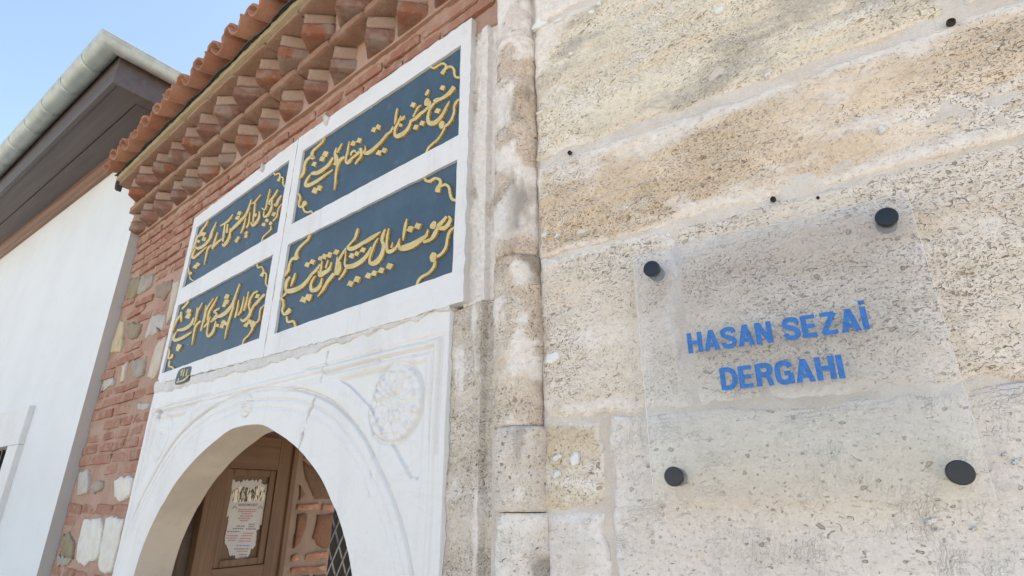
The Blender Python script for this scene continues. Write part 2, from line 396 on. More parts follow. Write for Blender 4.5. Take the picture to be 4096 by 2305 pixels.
M = {}
M['mortar_w'] = plaster('wall_mortar', (.66, .60, .535), (.56, .475, .395), 9, .005, fine=210, spots=.55, spotc=(.42, .33, .25), wash=.8)
M['splash'] = plaster('white_plaster_dab', (.74, .735, .715), (.66, .65, .63), 20, .002)
M['marble'] = marble('carved_marble')
M['slab'] = marble('slab_marble', (.67, .66, .645))
M['seam'] = plaster('grey_seam_mortar', (.62, .60, .575), (.52, .50, .475), 8, .0035, fine=140, wash=.8)
s = N('slate_blue_paint'); o = s.obj(); a = s.noise(o, 7, 6, .65); f = s.noise(o, 120, 4, .7); fl = s.noise(o, 46, 3, .5)
c = s.mix(s.ss(a, .40, .70, 0, .7), (.040, .076, .108), (.060, .104, .145)); c = s.mix(s.ss(f, .52, .72, 0, .3), c, (.036, .058, .080))
c = s.mix(s.ss(s.noise(o, 17, 5, .75), .58, .72, 0, .45), c, (.115, .16, .20)); c = s.mix(s.ss(fl, .775, .80, 0, .9), c, (.6, .62, .62))
s.bsdf(c, .55, s.bump(f, .001), spec=.4); M['blue'] = s.m
s = N('gold_paint_face'); o = s.obj(); a = s.noise(o, 35, 5, .6); f = s.noise(o, 160, 4, .7)
c = s.mix(s.ss(a, .40, .66), (.58, .475, .225), (.51, .39, .15)); c = s.mix(s.ss(f, .58, .74, 0, .5), c, (.36, .25, .08)); s.bsdf(c, .5, s.bump(f, .0012), .0, .4); M['gold'] = s.m
s = N('gold_paint_edge'); o = s.obj(); f = s.noise(o, 140, 4, .7)
c = s.mix(s.ss(f, .42, .62), (.64, .36, .05), (.38, .20, .03)); s.bsdf(c, .42, s.bump(f, .003), .0, .4); M['goldedge'] = s.m
M['pinkmortar'] = plaster('pink_mortar', (.41, .265, .20), (.335, .195, .14), 7, .004, fine=190, spots=.5, spotc=(.60, .45, .37), wash=.8)
M['brick'] = brickm('old_brick', [(.28, .125, .083), (.33, .155, .105), (.37, .195, .14), (.30, .138, .09)], dirt=(.40, .275, .205), amt=.85)
M['tooth'] = brickm('cornice_brick', [(.24, .095, .056), (.30, .115, .066), (.25, .122, .085), (.215, .105, .075)], dirt=(.26, .18, .135), amt=.6, face_grey=.6, bumpd=.006)
M['toothpad'] = brickm('cornice_bed_mortar', [(.32, .215, .16), (.35, .245, .185), (.29, .185, .135)], dirt=(.36, .22, .15), amt=.6, bumpd=.005)
M['course'] = brickm('string_brick', [(.28, .16, .11), (.31, .19, .135), (.26, .14, .095)], dirt=(.33, .24, .175), amt=.6, bumpd=.004)
M['band'] = plaster('tan_bed_mortar', (.36, .29, .17), (.30, .235, .13), 9, .007, fine=150, spots=.6, spotc=(.46, .38, .24))
M['felt'] = plain('black_roofing_felt', (.025, .028, .03), .7, nz=.8, sc=60, bd=.002, c2=(.07, .07, .06))
M['tile'] = brickm('roof_tile', [(.31, .135, .078), (.37, .18, .11), (.28, .12, .073)], dirt=(.27, .185, .13), amt=.45, bumpd=.002)
M['white'] = plaster('white_wall_render', (.66, .67, .665), (.615, .62, .61), 1.6, .0012, fine=90, wash=.8)
M['return'] = plaster('shade_toned_render_edge', (.48, .455, .43), (.44, .415, .39), 5, .0012, fine=150)  # white render greyed: the return's weaker sky light is put into its colour
M['wframe'] = plaster('window_stone', (.67, .655, .63), (.60, .58, .55), 9, .001)
M['soffit'] = wood('brown_soffit_board', (.100, .084, .080), (.080, .064, .060), 'x', .5, .55)
M['moulding'] = wood('brown_cornice_moulding', (.20, .10, .06), (.13, .066, .042), 'x', .5, .5)
s = N('zinc_gutter'); o = s.obj(); a = s.noise(o, 12, 5, .6); f = s.noise(o, 90, 4, .6)
c = s.mix(s.ss(a, .4, .65), (.40, .44, .43), (.33, .37, .36)); s.bsdf(c, s.ss(f, .3, .7, .42, .6), None, .55, .5); M['zinc'] = s.m
M['door'] = wood('stained_door_wood', (.155, .090, .048), (.10, .056, .030), 'z', .8, .5)
M['doorx'] = wood('stained_door_rail', (.155, .090, .048), (.10, .056, .030), 'x', .8, .5)
M['iron'] = plain('iron', (.06, .06, .065), .5, .6, .4, 60, .001)
M['ironl'] = plain('galvanised_iron', (.15, .155, .16), .45, .7, .4, 60, .001)
M['cap'] = plain('black_cap', (.018, .020, .026), .32, .3, .3, 300, .0002, .5)
M['steel'] = plain('brushed_steel', (.24, .27, .30), .35, .35)
M['dark'] = plain('unlit_room', (.05, .045, .04), .9)
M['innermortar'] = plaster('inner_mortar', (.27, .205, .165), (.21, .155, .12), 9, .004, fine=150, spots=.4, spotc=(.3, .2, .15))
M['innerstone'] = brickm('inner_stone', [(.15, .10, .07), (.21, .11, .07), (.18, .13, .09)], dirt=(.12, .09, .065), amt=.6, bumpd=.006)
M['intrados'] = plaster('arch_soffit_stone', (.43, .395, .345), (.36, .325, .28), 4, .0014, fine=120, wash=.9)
M['jambplaster'] = plaster('jamb_plaster', (.58, .53, .47), (.48, .43, .37), 7, .004, fine=110, spots=.5, spotc=(.36, .30, .23), wash=.8)
M['holebrown'] = plaster('broken_hole_mortar', (.11, .055, .032), (.05, .03, .02), 40, .006)
M['ground'] = plaster('street_paving', (.46, .42, .36), (.38, .345, .295), .7, .004, fine=60)

# ------------------------------------------------------------------ ground
g = mesh('ground', [(-600, -600, 0), (600, -600, 0), (600, 600, 0), (-600, 600, 0)], [[0, 1, 2, 3]], M['ground']); tag(g, 'street paving in front of the buildings', 'ground', kind='structure')

# ================================================================== ashlar wall (right)
aw = root('ashlar_wall', 'shelly limestone ashlar wall carrying the clear sign, beside the round colonnette', 'wall', FW, 0)
UC = -.505
SM = {
 'yellow': shelly('shell_limestone_yellow', (.715, .635, .51), (.65, .555, .42), (.40, .285, .15), .55, .30, tool=.9, tool_rot=1.0, grey=.6, pale=.5, rust=.15, seed=1.3),
 'brown': shelly('shell_limestone_brown', (.665, .545, .42), (.575, .445, .315), (.36, .235, .12), .85, .40, grey=.10, pale=.65, rust=.42, seed=4.1),
 'buff': shelly('shell_limestone_buff', (.70, .62, .535), (.63, .54, .445), (.38, .265, .16), .85, .42, tool=.5, tool_rot=.15, pale=.45, rust=.18, seed=7.7),
 'pale': shelly('tooled_limestone_pale', (.685, .63, .57), (.635, .565, .50), (.42, .34, .265), .10, .05, tool=1.5, tool_rot=.25, pale=.35, rust=.12, seed=9.2),
 'ochre': shelly('shell_limestone_ochre', (.65, .555, .43), (.56, .455, .32), (.36, .25, .13), .4, .25, pale=.65, rust=.35, seed=12.4),
 'smooth': shelly('limestone_smooth', (.66, .61, .56), (.60, .53, .47), (.40, .30, .22), .06, .04, tool=.4, pale=.3, seed=15.0),
 'column': shelly('colonnette_limestone', (.62, .53, .43), (.52, .42, .33), (.28, .18, .095), .62, .30, tool=.6, tool_rot=1.4, pale=.75, rust=.25, seed=21.0),
 'columnpink': shelly('colonnette_limestone_pink', (.62, .52, .43), (.55, .43, .34), (.32, .20, .12), .6, .3, grey=.55, pale=.6, rust=.55, seed=25.0),
 'columntop': shelly('colonnette_limestone_top', (.64, .57, .52), (.56, .46, .40), (.34, .22, .16), .15, .1, grey=.3, pale=.7, seed=41.0),
 'columnochre': shelly('colonnette_limestone_ochre', (.54, .42, .28), (.43, .31, .19), (.23, .14, .07), .6, .3, grey=.4, pale=.55, rust=.7, seed=43.0),
 'columnpale': shelly('colonnette_limestone_pale', (.66, .60, .53), (.56, .48, .40), (.30, .21, .14), .25, .2, tool=.5, tool_rot=1.4, pale=.7, rust=.35, seed=47.0),
 'jamb': shelly('jamb_limestone', (.60, .525, .44), (.52, .445, .365), (.28, .20, .13), .8, .4, grey=.12, pale=.45, rust=.1, seed=31.0),
}
def block_fn(seed, amp=.0035, edge=.007, tilt=0.0, ledge=0.0):
    def fn(U, Z, d):
        return amp*(-1.0)*fbm(U, Z, 9, 5, seed)-.0012*fbm(U, Z, 60, 3, seed+2)+edge*np.exp(-d/.007)+.004*np.exp(-d/.03)*(.5+vn(U, Z, 14, seed+4))-.003+tilt*(U-U.mean())+ledge*np.abs(fbm(U*.30, Z+.02*vn(U, Z, 6, seed), 17, 4, seed+9))*np.clip(d/.03, 0, 1)
    return fn
def sblock(u0, u1, z0, z1, m, step=.005, seed=0, amp=.0035, edge=.007, jit=.005, ledge=.004):
    return hfield('stone_block', u0, u1, z0, z1, step, block_fn(seed, amp, edge, 0.0, ledge), SM[m], aw, skirt=.09, jit=jit, seed=seed, wash=.9)
# courses, bottom to top; the frame shows z from about 1.5 to 2.75
VJ = -.385
sblock(UC, VJ-.007, 1.609, 1.751, 'ochre', .004, 2)
sblock(UC, VJ-.006, 1.20, 1.605, 'smooth', .005, 3)
sblock(VJ+.008, .86, 1.20, 1.751, 'pale', .005, 4, amp=.0045)
sblock(UC, -.2365, 1.756, 2.073, 'buff', .0035, 5, jit=.009, edge=.012, ledge=.007)
sblock(-.2335, .80, 1.756, 2.073, 'buff', .0035, 6, jit=.009, edge=.012, ledge=.007)
sblock(UC, .42, 2.078, 2.286, 'brown', .0035, 7, amp=.006, ledge=.014)
sblock(.43, 1.35, 2.079, 2.283, 'brown', .008, 8)
sblock(UC, .205, 2.306, 2.680, 'yellow', .0035, 9, amp=.006, ledge=.008)
sblock(.236, 1.0, 2.310, 2.678, 'buff', .008, 10)
sblock(UC, .5, 2.688, 3.02, 'smooth', .006, 11)
sblock(.51, 1.5, 2.688, 3.02, 'yellow', .012, 12)
for i, (a, b, z0, z1) in enumerate([(.81, 1.7, 1.757, 2.069), (.87, 1.7, 1.20, 1.748), (1.36, 1.7, 2.079, 2.283), (1.01, 1.7, 2.31, 2.678), (1.51, 1.7, 2.688, 3.02),
        (UC, .3, .62, 1.19), (.31, 1.1, .62, 1.19), (1.11, 1.7, .62, 1.19), (UC, .5, .02, .61), (.51, 1.7, .02, .61)]):
    sblock(a, b, z0, z1, ['buff', 'pale', 'brown', 'yellow'][i % 4], .02, 20+i)
hfield('mortar_bed', UC+.002, 1.72, .0, 3.03, .005, lambda U, Z, d: .0055+.0060*fbm(U, Z, 36, 4, 60)+.004*fbm(U, Z, 6, 2, 64), M['mortar_w'], aw, skirt=.35, seed=60)
box('wall_core', (UC+.03, 1.70, .12, .50, 0, 3.04), M['mortar_w'], aw)
def zoomer(ox, oy, sc): return lambda x, y: (ox+x*sc, oy+y*sc)
ZA = zoomer(1900, 0, 1100/2573); ZB = zoomer(1900, 600, 1100/2573); ZC = zoomer(1900, 1200, 1100/2573); ZD = zoomer(1900, 1700, 1100/2576); ZE = zoomer(3000, 1700, 1096/2576); ZF = zoomer(3000, 0, 1096/2563)
def dab(zf, x, y, rx, ry, fr=FW, parent=aw, yo=-.004, h=.0022, mat=None, n=9, rot=0.0, name='plaster_dab'):
    pts = []
    for i in range(n):
        a = 2*math.pi*i/n+rot; k = random.uniform(.62, 1.15)
        pts.append(fr.px(*zf(x+rx*k*math.cos(a), y-ry*k*math.sin(a)-.45*rx*k*math.cos(a)), yo))
    return lump(name, pts, yo, h, mat or M['splash'], parent, jit=.0005, k=4, inset=.9)
for zf, x, y, rx, ry in [(ZA, 1160, 35, 28, 22), (ZA, 1090, 112, 38, 20), (ZA, 780, 190, 48, 18), (ZA, 600, 235, 80, 42), (ZA, 2285, 95, 62, 30), (ZA, 895, 508, 30, 14), (ZA, 605, 1052, 38, 13), (ZA, 955, 180, 20, 10),
        (ZB, 645, 802, 24, 26), (ZB, 770, 800, 34, 18), (ZC, 720, 545, 74, 46), (ZD, 938, 320, 48, 92), (ZD, 765, 468, 38, 38), (ZD, 762, 312, 44, 34), (ZD, 1040, 905, 46, 30),
        (ZE, 1700, 908, 60, 32), (ZE, 1755, 985, 18, 14), (ZE, 2110, 975, 28, 16), (ZE, 2392, 275, 28, 18), (ZE, 2500, 350, 40, 26), (ZF, 1235, 1200, 32, 42), (ZF, 160, 695, 34, 18)]:
    dab(zf, x, y, rx, ry)
# dark plugs left in drill holes
M['plug'] = plain('dark_plug', (.035, .025, .02), .8)
for zf, x, y, r in [(ZA, 885, 1428, .0052), (ZF, 1880, 205, .0068), (zoomer(3000, 600, 1096/2563), 215, 460, .0050), (zoomer(3000, 600, 1096/2563), 635, 446, .0026)]:
    u, z = FW.px(*zf(x, y), -.004)
    V = []; F = []
    for k, (rr, yy) in enumerate(((r*.9, -.0010), (r*.85, -.0056), (r*.62, -.0058), (r*.5, -.0030))):
        V += [(u+rr*math.cos(t), yy, z+rr*math.sin(t)) for t in np.linspace(0, 2*math.pi, 14, endpoint=False)]
    for k in range(3): F += [[k*14+i, k*14+(i+1) % 14, (k+1)*14+(i+1) % 14, (k+1)*14+i] for i in range(14)]
    F.append([42+i for i in range(14)])
    mesh('drill_plug', V, F, M['plug'], aw)

# ================================================================== colonnette
co = root('stone_colonnette', 'weathered round stone colonnette between the ashlar wall and the inscription', 'column', FW, -.557)
def drum(z0, z1, du, dy, r, mat, seed, top=.004):
    n, m = 72, int((z1-z0)/.006)+2
    T, Z = np.meshgrid(np.linspace(0, 2*math.pi, n, endpoint=False), np.linspace(z0, z1, m), indexing='ij')
    d = np.minimum(Z-z0, z1-Z)
    R = r+.0075*fbm(np.sin(T)*.06+.5*np.abs(np.cos(T))*.06, Z, 14, 4, seed)+.0030*fbm(T*.06, Z, 55, 3, seed+3)-.0022*np.exp(-d/.004)
    cx = -.557+du
    V = np.stack([cx+R*np.sin(T), .012+dy-R*np.cos(T), Z], -1).reshape(-1, 3); F = []
    for i in range(n):
        j = (i+1) % n
        for k in range(m-1): F.append([i*m+k, j*m+k, j*m+k+1, i*m+k+1])
    F.append([i*m+m-1 for i in range(n)]); F.append([i*m for i in range(n)][::-1])
    ob = mesh('drum', V, F, mat, co, smooth=True)
    X = np.sin(T)*.06
    wv = np.clip((fbm(X, Z, 17, 5, seed+8)+.30*fbm(X, Z, 5, 2, seed+9)-.16)*7, 0, 1)
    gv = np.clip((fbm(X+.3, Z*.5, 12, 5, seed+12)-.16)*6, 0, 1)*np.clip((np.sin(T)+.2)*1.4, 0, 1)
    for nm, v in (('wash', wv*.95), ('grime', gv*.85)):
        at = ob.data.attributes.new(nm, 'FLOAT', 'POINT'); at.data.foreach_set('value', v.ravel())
    return ob
zc = lambda y: FW.px(2045, y, -.03)[1]
zj = [zc(150), zc(1023), zc(1705), zc(2050)]
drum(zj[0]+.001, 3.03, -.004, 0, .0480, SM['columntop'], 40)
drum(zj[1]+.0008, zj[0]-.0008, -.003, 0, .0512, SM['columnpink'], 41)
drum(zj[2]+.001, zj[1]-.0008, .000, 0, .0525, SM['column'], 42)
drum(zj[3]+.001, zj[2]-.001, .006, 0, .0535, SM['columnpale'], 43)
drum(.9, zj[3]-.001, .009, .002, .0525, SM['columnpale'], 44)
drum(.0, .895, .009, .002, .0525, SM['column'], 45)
box('joint_fill', (-.62, -.46, .012, .10, 0, 3.03), M['mortar_w'], co)
# ================================================================== clear sign
DS = -.027
sg = root('acrylic_sign', 'clear square acrylic sign with blue lettering HASAN SEZAİ DERGAHI on black standoffs', 'sign', FW, -.1, 1.62)
s = N('clear_acrylic'); o = s.obj()
tr = s.n('ShaderNodeBsdfTransparent'); tr.inputs[0].default_value = (.985, .987, .99, 1)
gl = s.n('ShaderNodeBsdfGlossy'); gl.inputs[0].default_value = (1, 1, 1, 1); gl.inputs['Roughness'].default_value = .04
df = s.n('ShaderNodeBsdfDiffuse'); df.inputs[0].default_value = (.72, .72, .72, 1)
fr_ = s.n('ShaderNodeFresnel'); fr_.inputs[0].default_value = 1.36
m1 = s.n('ShaderNodeMixShader'); s.set(m1.inputs[0], s.ss(s.noise(o, 3.5, 5, .6), .35, .7, .015, .05)); s.t.links.new(tr.outputs[0], m1.inputs[1]); s.t.links.new(df.outputs[0], m1.inputs[2])
m2 = s.n('ShaderNodeMixShader'); s.t.links.new(fr_.outputs[0], m2.inputs[0]); s.t.links.new(m1.outputs[0], m2.inputs[1]); s.t.links.new(gl.outputs[0], m2.inputs[2])
s.t.links.new(m2.outputs[0], s.out.inputs[0]); M['acrylic'] = s.m
s = N('acrylic_edge'); e1 = s.n('ShaderNodeBsdfDiffuse'); e1.inputs[0].default_value = (.92, .92, .90, 1); e2 = s.n('ShaderNodeBsdfTranslucent'); e2.inputs[0].default_value = (.95, .95, .93, 1)
m1 = s.n('ShaderNodeMixShader'); m1.inputs[0].default_value = .5; s.t.links.new(e1.outputs[0], m1.inputs[1]); s.t.links.new(e2.outputs[0], m1.inputs[2]); s.t.links.new(m1.outputs[0], s.out.inputs[0]); M['acredge'] = s.m
su0, sz1 = FW.px(2531, 1027, DS); su1, _ = FW.px(3629, 772, DS); _, sz0 = FW.px(3100, 2001, DS)
sheet = mesh('sheet', *boxvf(su0, su1, DS, DS+.004, sz0, sz1), None, sg, mats=[M['acrylic'], M['acredge']], midx=[1, 1, 0, 1, 0, 1])
M['bluetext'] = plain('blue_vinyl', (.018, .155, .46), .45, 0, .75, 330, 0, .4, (.03, .075, .19))
def text_mesh(body, name, parent, u0, u1, z0, z1, y, mat, offset=.0, fr=None, slant=0.0, skew=None):
    cu = bpy.data.curves.new(name, 'FONT'); cu.body = body; cu.size = 1; cu.offset = offset; cu.resolution_u = 4; cu.extrude = 0
    to = bpy.data.objects.new(name, cu); COL.objects.link(to); bpy.context.view_layer.update()
    me = bpy.data.meshes.new_from_object(to.evaluated_get(bpy.context.evaluated_depsgraph_get())); bpy.data.objects.remove(to)
    co_ = np.zeros(len(me.vertices)*3); me.vertices.foreach_get('co', co_); co_ = co_.reshape(-1, 3)
    a, b = co_[:, 0].min(), co_[:, 0].max(); lo, hi = 0.0, .727
    off = offset_of(parent)
    X = u0+(co_[:, 0]-a)/(b-a)*(u1-u0); Zz = z0+(co_[:, 1]-lo)/(hi-lo)*(z1-z0)
    if skew: Zz = Zz+(X-u0)*skew
    V = np.stack([X-off[0], np.full(len(X), y)-off[1], Zz-off[2]], -1)
    me.vertices.foreach_set('co', V.ravel()); me.materials.clear(); me.materials.append(mat); me.update(); me.name = name
    return new_obj(name, me, parent)
TY = DS-.0012
ZT = zoomer(2400, 700, 1696/1532)
GL = {'H': [[(.1, 0), (.1, 1)], [(.52, 0), (.52, 1)], [(.1, .5), (.52, .5)]], 'A': [[(.09, 0), (.31, 1)], [(.31, 1), (.53, 0)], [(.17, .27), (.45, .27)]],
 'N': [[(.1, 0), (.1, 1)], [(.1, 1), (.52, 0)], [(.52, 0), (.52, 1)]], 'E': [[(.1, 0), (.1, 1)], [(.1, .91), (.50, .91)], [(.1, .5), (.46, .5)], [(.1, .09), (.50, .09)]],
 'Z': [[(.06, .91), (.54, .91)], [(.50, .91), (.10, .09)], [(.06, .09), (.56, .09)]], 'I': [[(.1, 0), (.1, 1)]], 'İ': [[(.1, 0), (.1, 1)], [(.1, 1.10), (.1, 1.27)]],
 'S': [[(.53, .70), (.50, .84), (.40, .91), (.25, .91), (.13, .84), (.10, .73), (.15, .62), (.31, .52), (.46, .42), (.52, .30), (.49, .17), (.40, .09), (.24, .09), (.13, .16), (.09, .30)]],
 'D': [[(.1, 0), (.1, 1)], [(.1, .91), (.32, .91), (.46, .82), (.53, .65), (.54, .5), (.53, .35), (.46, .18), (.32, .09), (.1, .09)]],
 'R': [[(.1, 0), (.1, 1)], [(.1, .91), (.36, .91), (.48, .86), (.52, .72), (.48, .57), (.36, .50), (.1, .50)], [(.34, .48), (.45, .34), (.52, 0)]],
 'G': [[(.53, .70), (.48, .84), (.38, .91), (.25, .91), (.14, .83), (.10, .65), (.10, .35), (.14, .17), (.25, .09), (.38, .09), (.49, .17), (.53, .30), (.53, .45)], [(.32, .46), (.53, .46)], [(.53, .46), (.53, 0)]]}
ADV = {'I': .20, 'İ': .20, ' ': .26, 'E': .56, 'S': .60}
def bold_line(body, u0, u1, z0, z1, y, parent):
    adv = [ADV.get(c, .62) for c in body]; tot = sum(adv)+.055*(len(body)-1); k = (u1-u0)/tot; h = z1-z0; x = 0; q = 0; off = offset_of(parent); nc = 0
    for c, a in zip(body, adv):
        V = []; F = []
        for st in GL.get(c, []):
            P = np.array(st, float)*[k, h]; P = P if len(P) < 6 else spline(P, 3); w_ = .100*(k*.5+h*.5) if len(st) > 1 and abs(st[0][0]-st[-1][0]) > .02 else .108*k
            w_ = .098*k if abs(P[0][0]-P[-1][0]) < .2*abs(P[0][1]-P[-1][1]) else w_
            w_ = min(w_, .096*h) if len(P) == 2 and abs(P[0][1]-P[1][1]) < 1e-6 else w_
            T = np.gradient(P, axis=0) if len(P) > 2 else np.array([P[1]-P[0]]*2); T = T/np.hypot(T[:, 0], T[:, 1])[:, None]; n_ = np.stack([-T[:, 1], T[:, 0]], -1)*w_
            b = len(V); yy = y-.00004*q; q += 1
            Ls = P+n_; Rs = P-n_
            if len(P) == 2 and 0 < abs(P[0][0]-P[1][0]) and abs(P[0][1]-P[1][1]) > .5*h:      # slanted stem: cut it level
                hw = w_/max(.3, abs(T[0][1])); Ls = np.array([P[0]-[hw, 0], P[1]-[hw, 0]]); Rs = np.array([P[0]+[hw, 0], P[1]+[hw, 0]])
            for i in range(len(P)): V += [(u0+x*k+Ls[i][0], yy, z0+Ls[i][1]), (u0+x*k+Rs[i][0], yy, z0+Rs[i][1])]
            for i in range(len(P)-1): F.append([b+2*i, b+2*i+1, b+2*i+3, b+2*i+2])
        if V:
            mesh('letter', V, F, M['bluetext'], parent)
        x += a+.055
def tx(body, bl, br, tl):
    a, zb = FW.px(*ZT(*bl), TY); b, zb2 = FW.px(*ZT(*br), TY); _, zt = FW.px(*ZT(*tl), TY)
    zb = (zb+zb2)/2
    bold_line(body, a, b, zb, zt, TY, sheet)
tx('HASAN SEZAİ', (320, 645), (977, 558), (313, 573)); tx('DERGAHI', (440, 777), (889, 735), (428, 700))
def disc_stack(rings, u, z, n=28):
    V = []; F = []
    for r, y in rings: V += [(u+r*math.cos(t), y, z+r*math.sin(t)) for t in np.linspace(0, 2*math.pi, n, endpoint=False)]
    for k in range(len(rings)-1): F += [[k*n+i, k*n+(i+1) % n, (k+1)*n+(i+1) % n, (k+1)*n+i] for i in range(n)]
    F.append([(len(rings)-1)*n+i for i in range(n)]); return V, F
for x, y in [(2604, 1073), (3546, 866), (2693, 1906), (3842, 1890)]:
    u, z = FW.px(x, y, DS-.006); r = .0140
    st = mesh('standoff', *disc_stack([(r*.92, .004), (r*.92, DS+.0045)], u, z), M['steel'], sg, smooth=False)
    for p_ in st.data.polygons: p_.use_smooth = len(p_.vertices) == 4
    cp = mesh('cap', *disc_stack([(r, DS-.0004), (r, DS-.0050), (r*.93, DS-.0063), (r*.3, DS-.0066)], u, z), M['cap'], st)

# ================================================================== portal wall: mortar, bricks, rubble
bw = root('brick_wall', 'old red brick and rubble wall between the white house and the marble portal', 'wall', FP, -2.2)
UL, UPL, UPR = -3.529, -2.704, -.903
mort = lambda sd: (lambda U, Z, d: .006+.009*fbm(U, Z, 12, 4, sd)+.003*fbm(U, Z, 50, 3, sd+2))
hfield('mortar', UL, UPL+.02, .9, 3.06, .006, mort(70), M['pinkmortar'], bw, skirt=.12, seed=70)
hfield('mortar', UPL+.021, -.70, 2.86, 3.06, .006, mort(74), M['pinkmortar'], bw, skirt=.12, seed=74)
box('wall_core', (UL, UPL, .03, .45, 0, 3.30), M['pinkmortar'], bw)
box('wall_core', (UPL+.001, -.48, .127, .45, 2.02, 3.30), M['pinkmortar'], bw)
box('wall_core', (UPR-.02, -.48, .10, .45, 0, 2.019), M['pinkmortar'], bw)
Z5 = zoomer(350, 950, 700/1450); Z6 = zoomer(180, 1550, 755/1450)
def stonem(nm, c, c2): return plaster(nm, c, c2, 16, .006, fine=120, spots=.5, spotc=tuple(v*.5 for v in c2), wash=.9)
RS = {'olive': stonem('olive_rubble', (.31, .25, .16), (.25, .195, .13)), 'grey': stonem('grey_rubble', (.40, .345, .28), (.31, .26, .21)), 'brown': stonem('brown_rubble', (.33, .25, .18), (.26, .19, .135)),
      'pale': stonem('pale_rubble', (.60, .51, .42), (.52, .42, .33)), 'white': stonem('white_rubble', (.74, .70, .63), (.66, .60, .52)), 'light': stonem('light_grey_rubble', (.52, .475, .42), (.43, .385, .335)), 'yel': stonem('yellow_rubble', (.56, .46, .30), (.44, .34, .22))}
rubble = [(Z5, 'olive', [(345, 345), (425, 320), (430, 380), (390, 480), (315, 520)]), (Z5, 'grey', [(440, 325), (540, 305), (520, 390), (460, 450), (405, 465)]), (Z5, 'brown', [(555, 400), (690, 345), (690, 420), (620, 510), (555, 490)]),
    (Z5, 'pale', [(705, 370), (762, 345), (735, 470), (690, 640), (645, 720), (680, 520)]), (Z5, 'light', [(530, 650), (640, 630), (610, 770), (540, 805), (465, 835)]), (Z5, 'olive', [(330, 705), (440, 720), (400, 830), (335, 850), (320, 780)]),
    (Z5, 'yel', [(262, 690), (300, 690), (290, 770), (270, 950), (185, 950), (215, 830)]), (Z5, 'grey', [(365, 1020), (478, 990), (450, 1140), (390, 1170), (357, 1110)]), (Z5, 'pale', [(560, 890), (642, 805), (590, 1060), (550, 1160), (483, 1160), (520, 1030)]),
    (Z5, 'pale', [(288, 1060), (328, 1030), (312, 1090), (292, 1180), (270, 1190)]), (Z5, 'light', [(130, 1180), (200, 1160), (210, 1210), (95, 1280), (120, 1220)]),
    (Z6, 'white', [(530, 720), (570, 690), (668, 685), (640, 820), (600, 868), (560, 875), (525, 840)]), (Z6, 'white', [(290, 1020), (350, 1008), (425, 1005), (438, 1060), (395, 1310), (300, 1370), (230, 1330), (260, 1150)]),
    (Z6, 'white', [(460, 1000), (595, 1000), (560, 1180), (490, 1430), (440, 1425), (395, 1380), (425, 1180)]), (Z6, 'light', [(255, 655), (325, 632), (315, 810), (240, 820)]), (Z6, 'grey', [(345, 760), (400, 715), (440, 720), (430, 790), (370, 825)]),
    (Z6, 'olive', [(120, 1140), (180, 1110), (215, 1200), (200, 1310), (112, 1280)]), (Z6, 'grey', [(85, 1290), (200, 1305), (160, 1370), (80, 1370)]), (Z6, 'light', [(700, 130), (790, 120), (780, 165), (705, 180)])]
polys = []
for zf, mt, pts in rubble:
    P = [FP.px(*zf(*p), -.004) for p in pts]; P = [(max(a, UL+.004), b) for a, b in P]; polys.append(P)
    lump('rubble_stone', P, .002, random.uniform(.003, .008), RS[mt], bw, jit=.0035, inset=.93, sharp=.022)
def brick_base(seed, bev=.10):
    bm = bmesh.new(); bmesh.ops.create_cube(bm, size=1)
    bmesh.ops.bevel(bm, geom=list(bm.edges), offset=bev*.5, segments=1, affect='EDGES')
    r = random.Random(seed)
    for v in bm.verts: v.co += Vector([(r.random()-.5)*.06 for _ in range(3)])
    me = bpy.data.meshes.new('brick'); bm.to_mesh(me); bm.free(); return me
def rough_base(seed):
    bm = bmesh.new(); bmesh.ops.create_cube(bm, size=1); bmesh.ops.subdivide_edges(bm, edges=list(bm.edges), cuts=5, use_grid_fill=True)
    for v in bm.verts:
        c = np.array(v.co); m_ = np.sort(np.abs(c)); rd = max(0, m_[1]-.40)*.45
        c = c*(1-rd); q = .050*float(fbm(c[0]*1.7+c[2], c[1]*1.7-c[2], 2.6, 3, seed))
        corner = max(0.0, float(vn(c[0]*2+seed, c[1]*2+c[2], 1.0, seed+5)))*max(0, m_[1]-.36)*.7
        v.co = Vector(c*(1+q*1.1-corner))
    me = bpy.data.meshes.new('brick'); bm.to_mesh(me); bm.free()
    me.polygons.foreach_set('use_smooth', [True]*len(me.polygons)); return me
BR = {}
def brick(name, c, size, mat, parent, rotz=0.0, ry=0.0, var=None):
    k = (mat.name, random.randrange(6) if var is None else var)
    if k not in BR:
        me = rough_base(k[1]*3+7) if mat.name.startswith(('cornice', 'string')) else brick_base(hash(k[1])+3); me.materials.append(mat); BR[k] = me
    o = new_obj(name, BR[k], parent); off = offset_of(parent)
    o.location = Vector(c)-Vector(off); o.scale = size; o.rotation_euler = (0, ry, rotz); return o
z = .93
while z < 3.035:
    hgt = random.uniform(.036, .043) if z > 2.70 else random.uniform(.032, .042)
    x = UL+random.uniform(.0, .05); xe = UPL-.004 if z < 2.90 else -.72
    while x < xe-.03:
        L = min(random.uniform(.13, .23), xe-x); cx, cz = x+L/2, z+hgt/2
        inside = any(inpoly((cx+dx*L*.5, cz+dz*hgt*.5), P) for P in polys for dx in (-.95, -.4, 0, .4, .95) for dz in (-.8, 0, .8))
        far = z < 1.15
        if not inside and not (z < 2.70 and random.random() < .04) and L > .04 and not (far and random.random() < .2):
            pr = random.uniform(.001, .006) if z > 2.70 else random.uniform(-.003, .003)
            brick('brick', (cx, .04-pr, cz), (L, .08, hgt), M['brick'], bw, ry=random.gauss(0, .012 if z > 2.7 else .03))
        x += L+random.uniform(.012, .02)
    z += hgt+random.uniform(.012, .018)

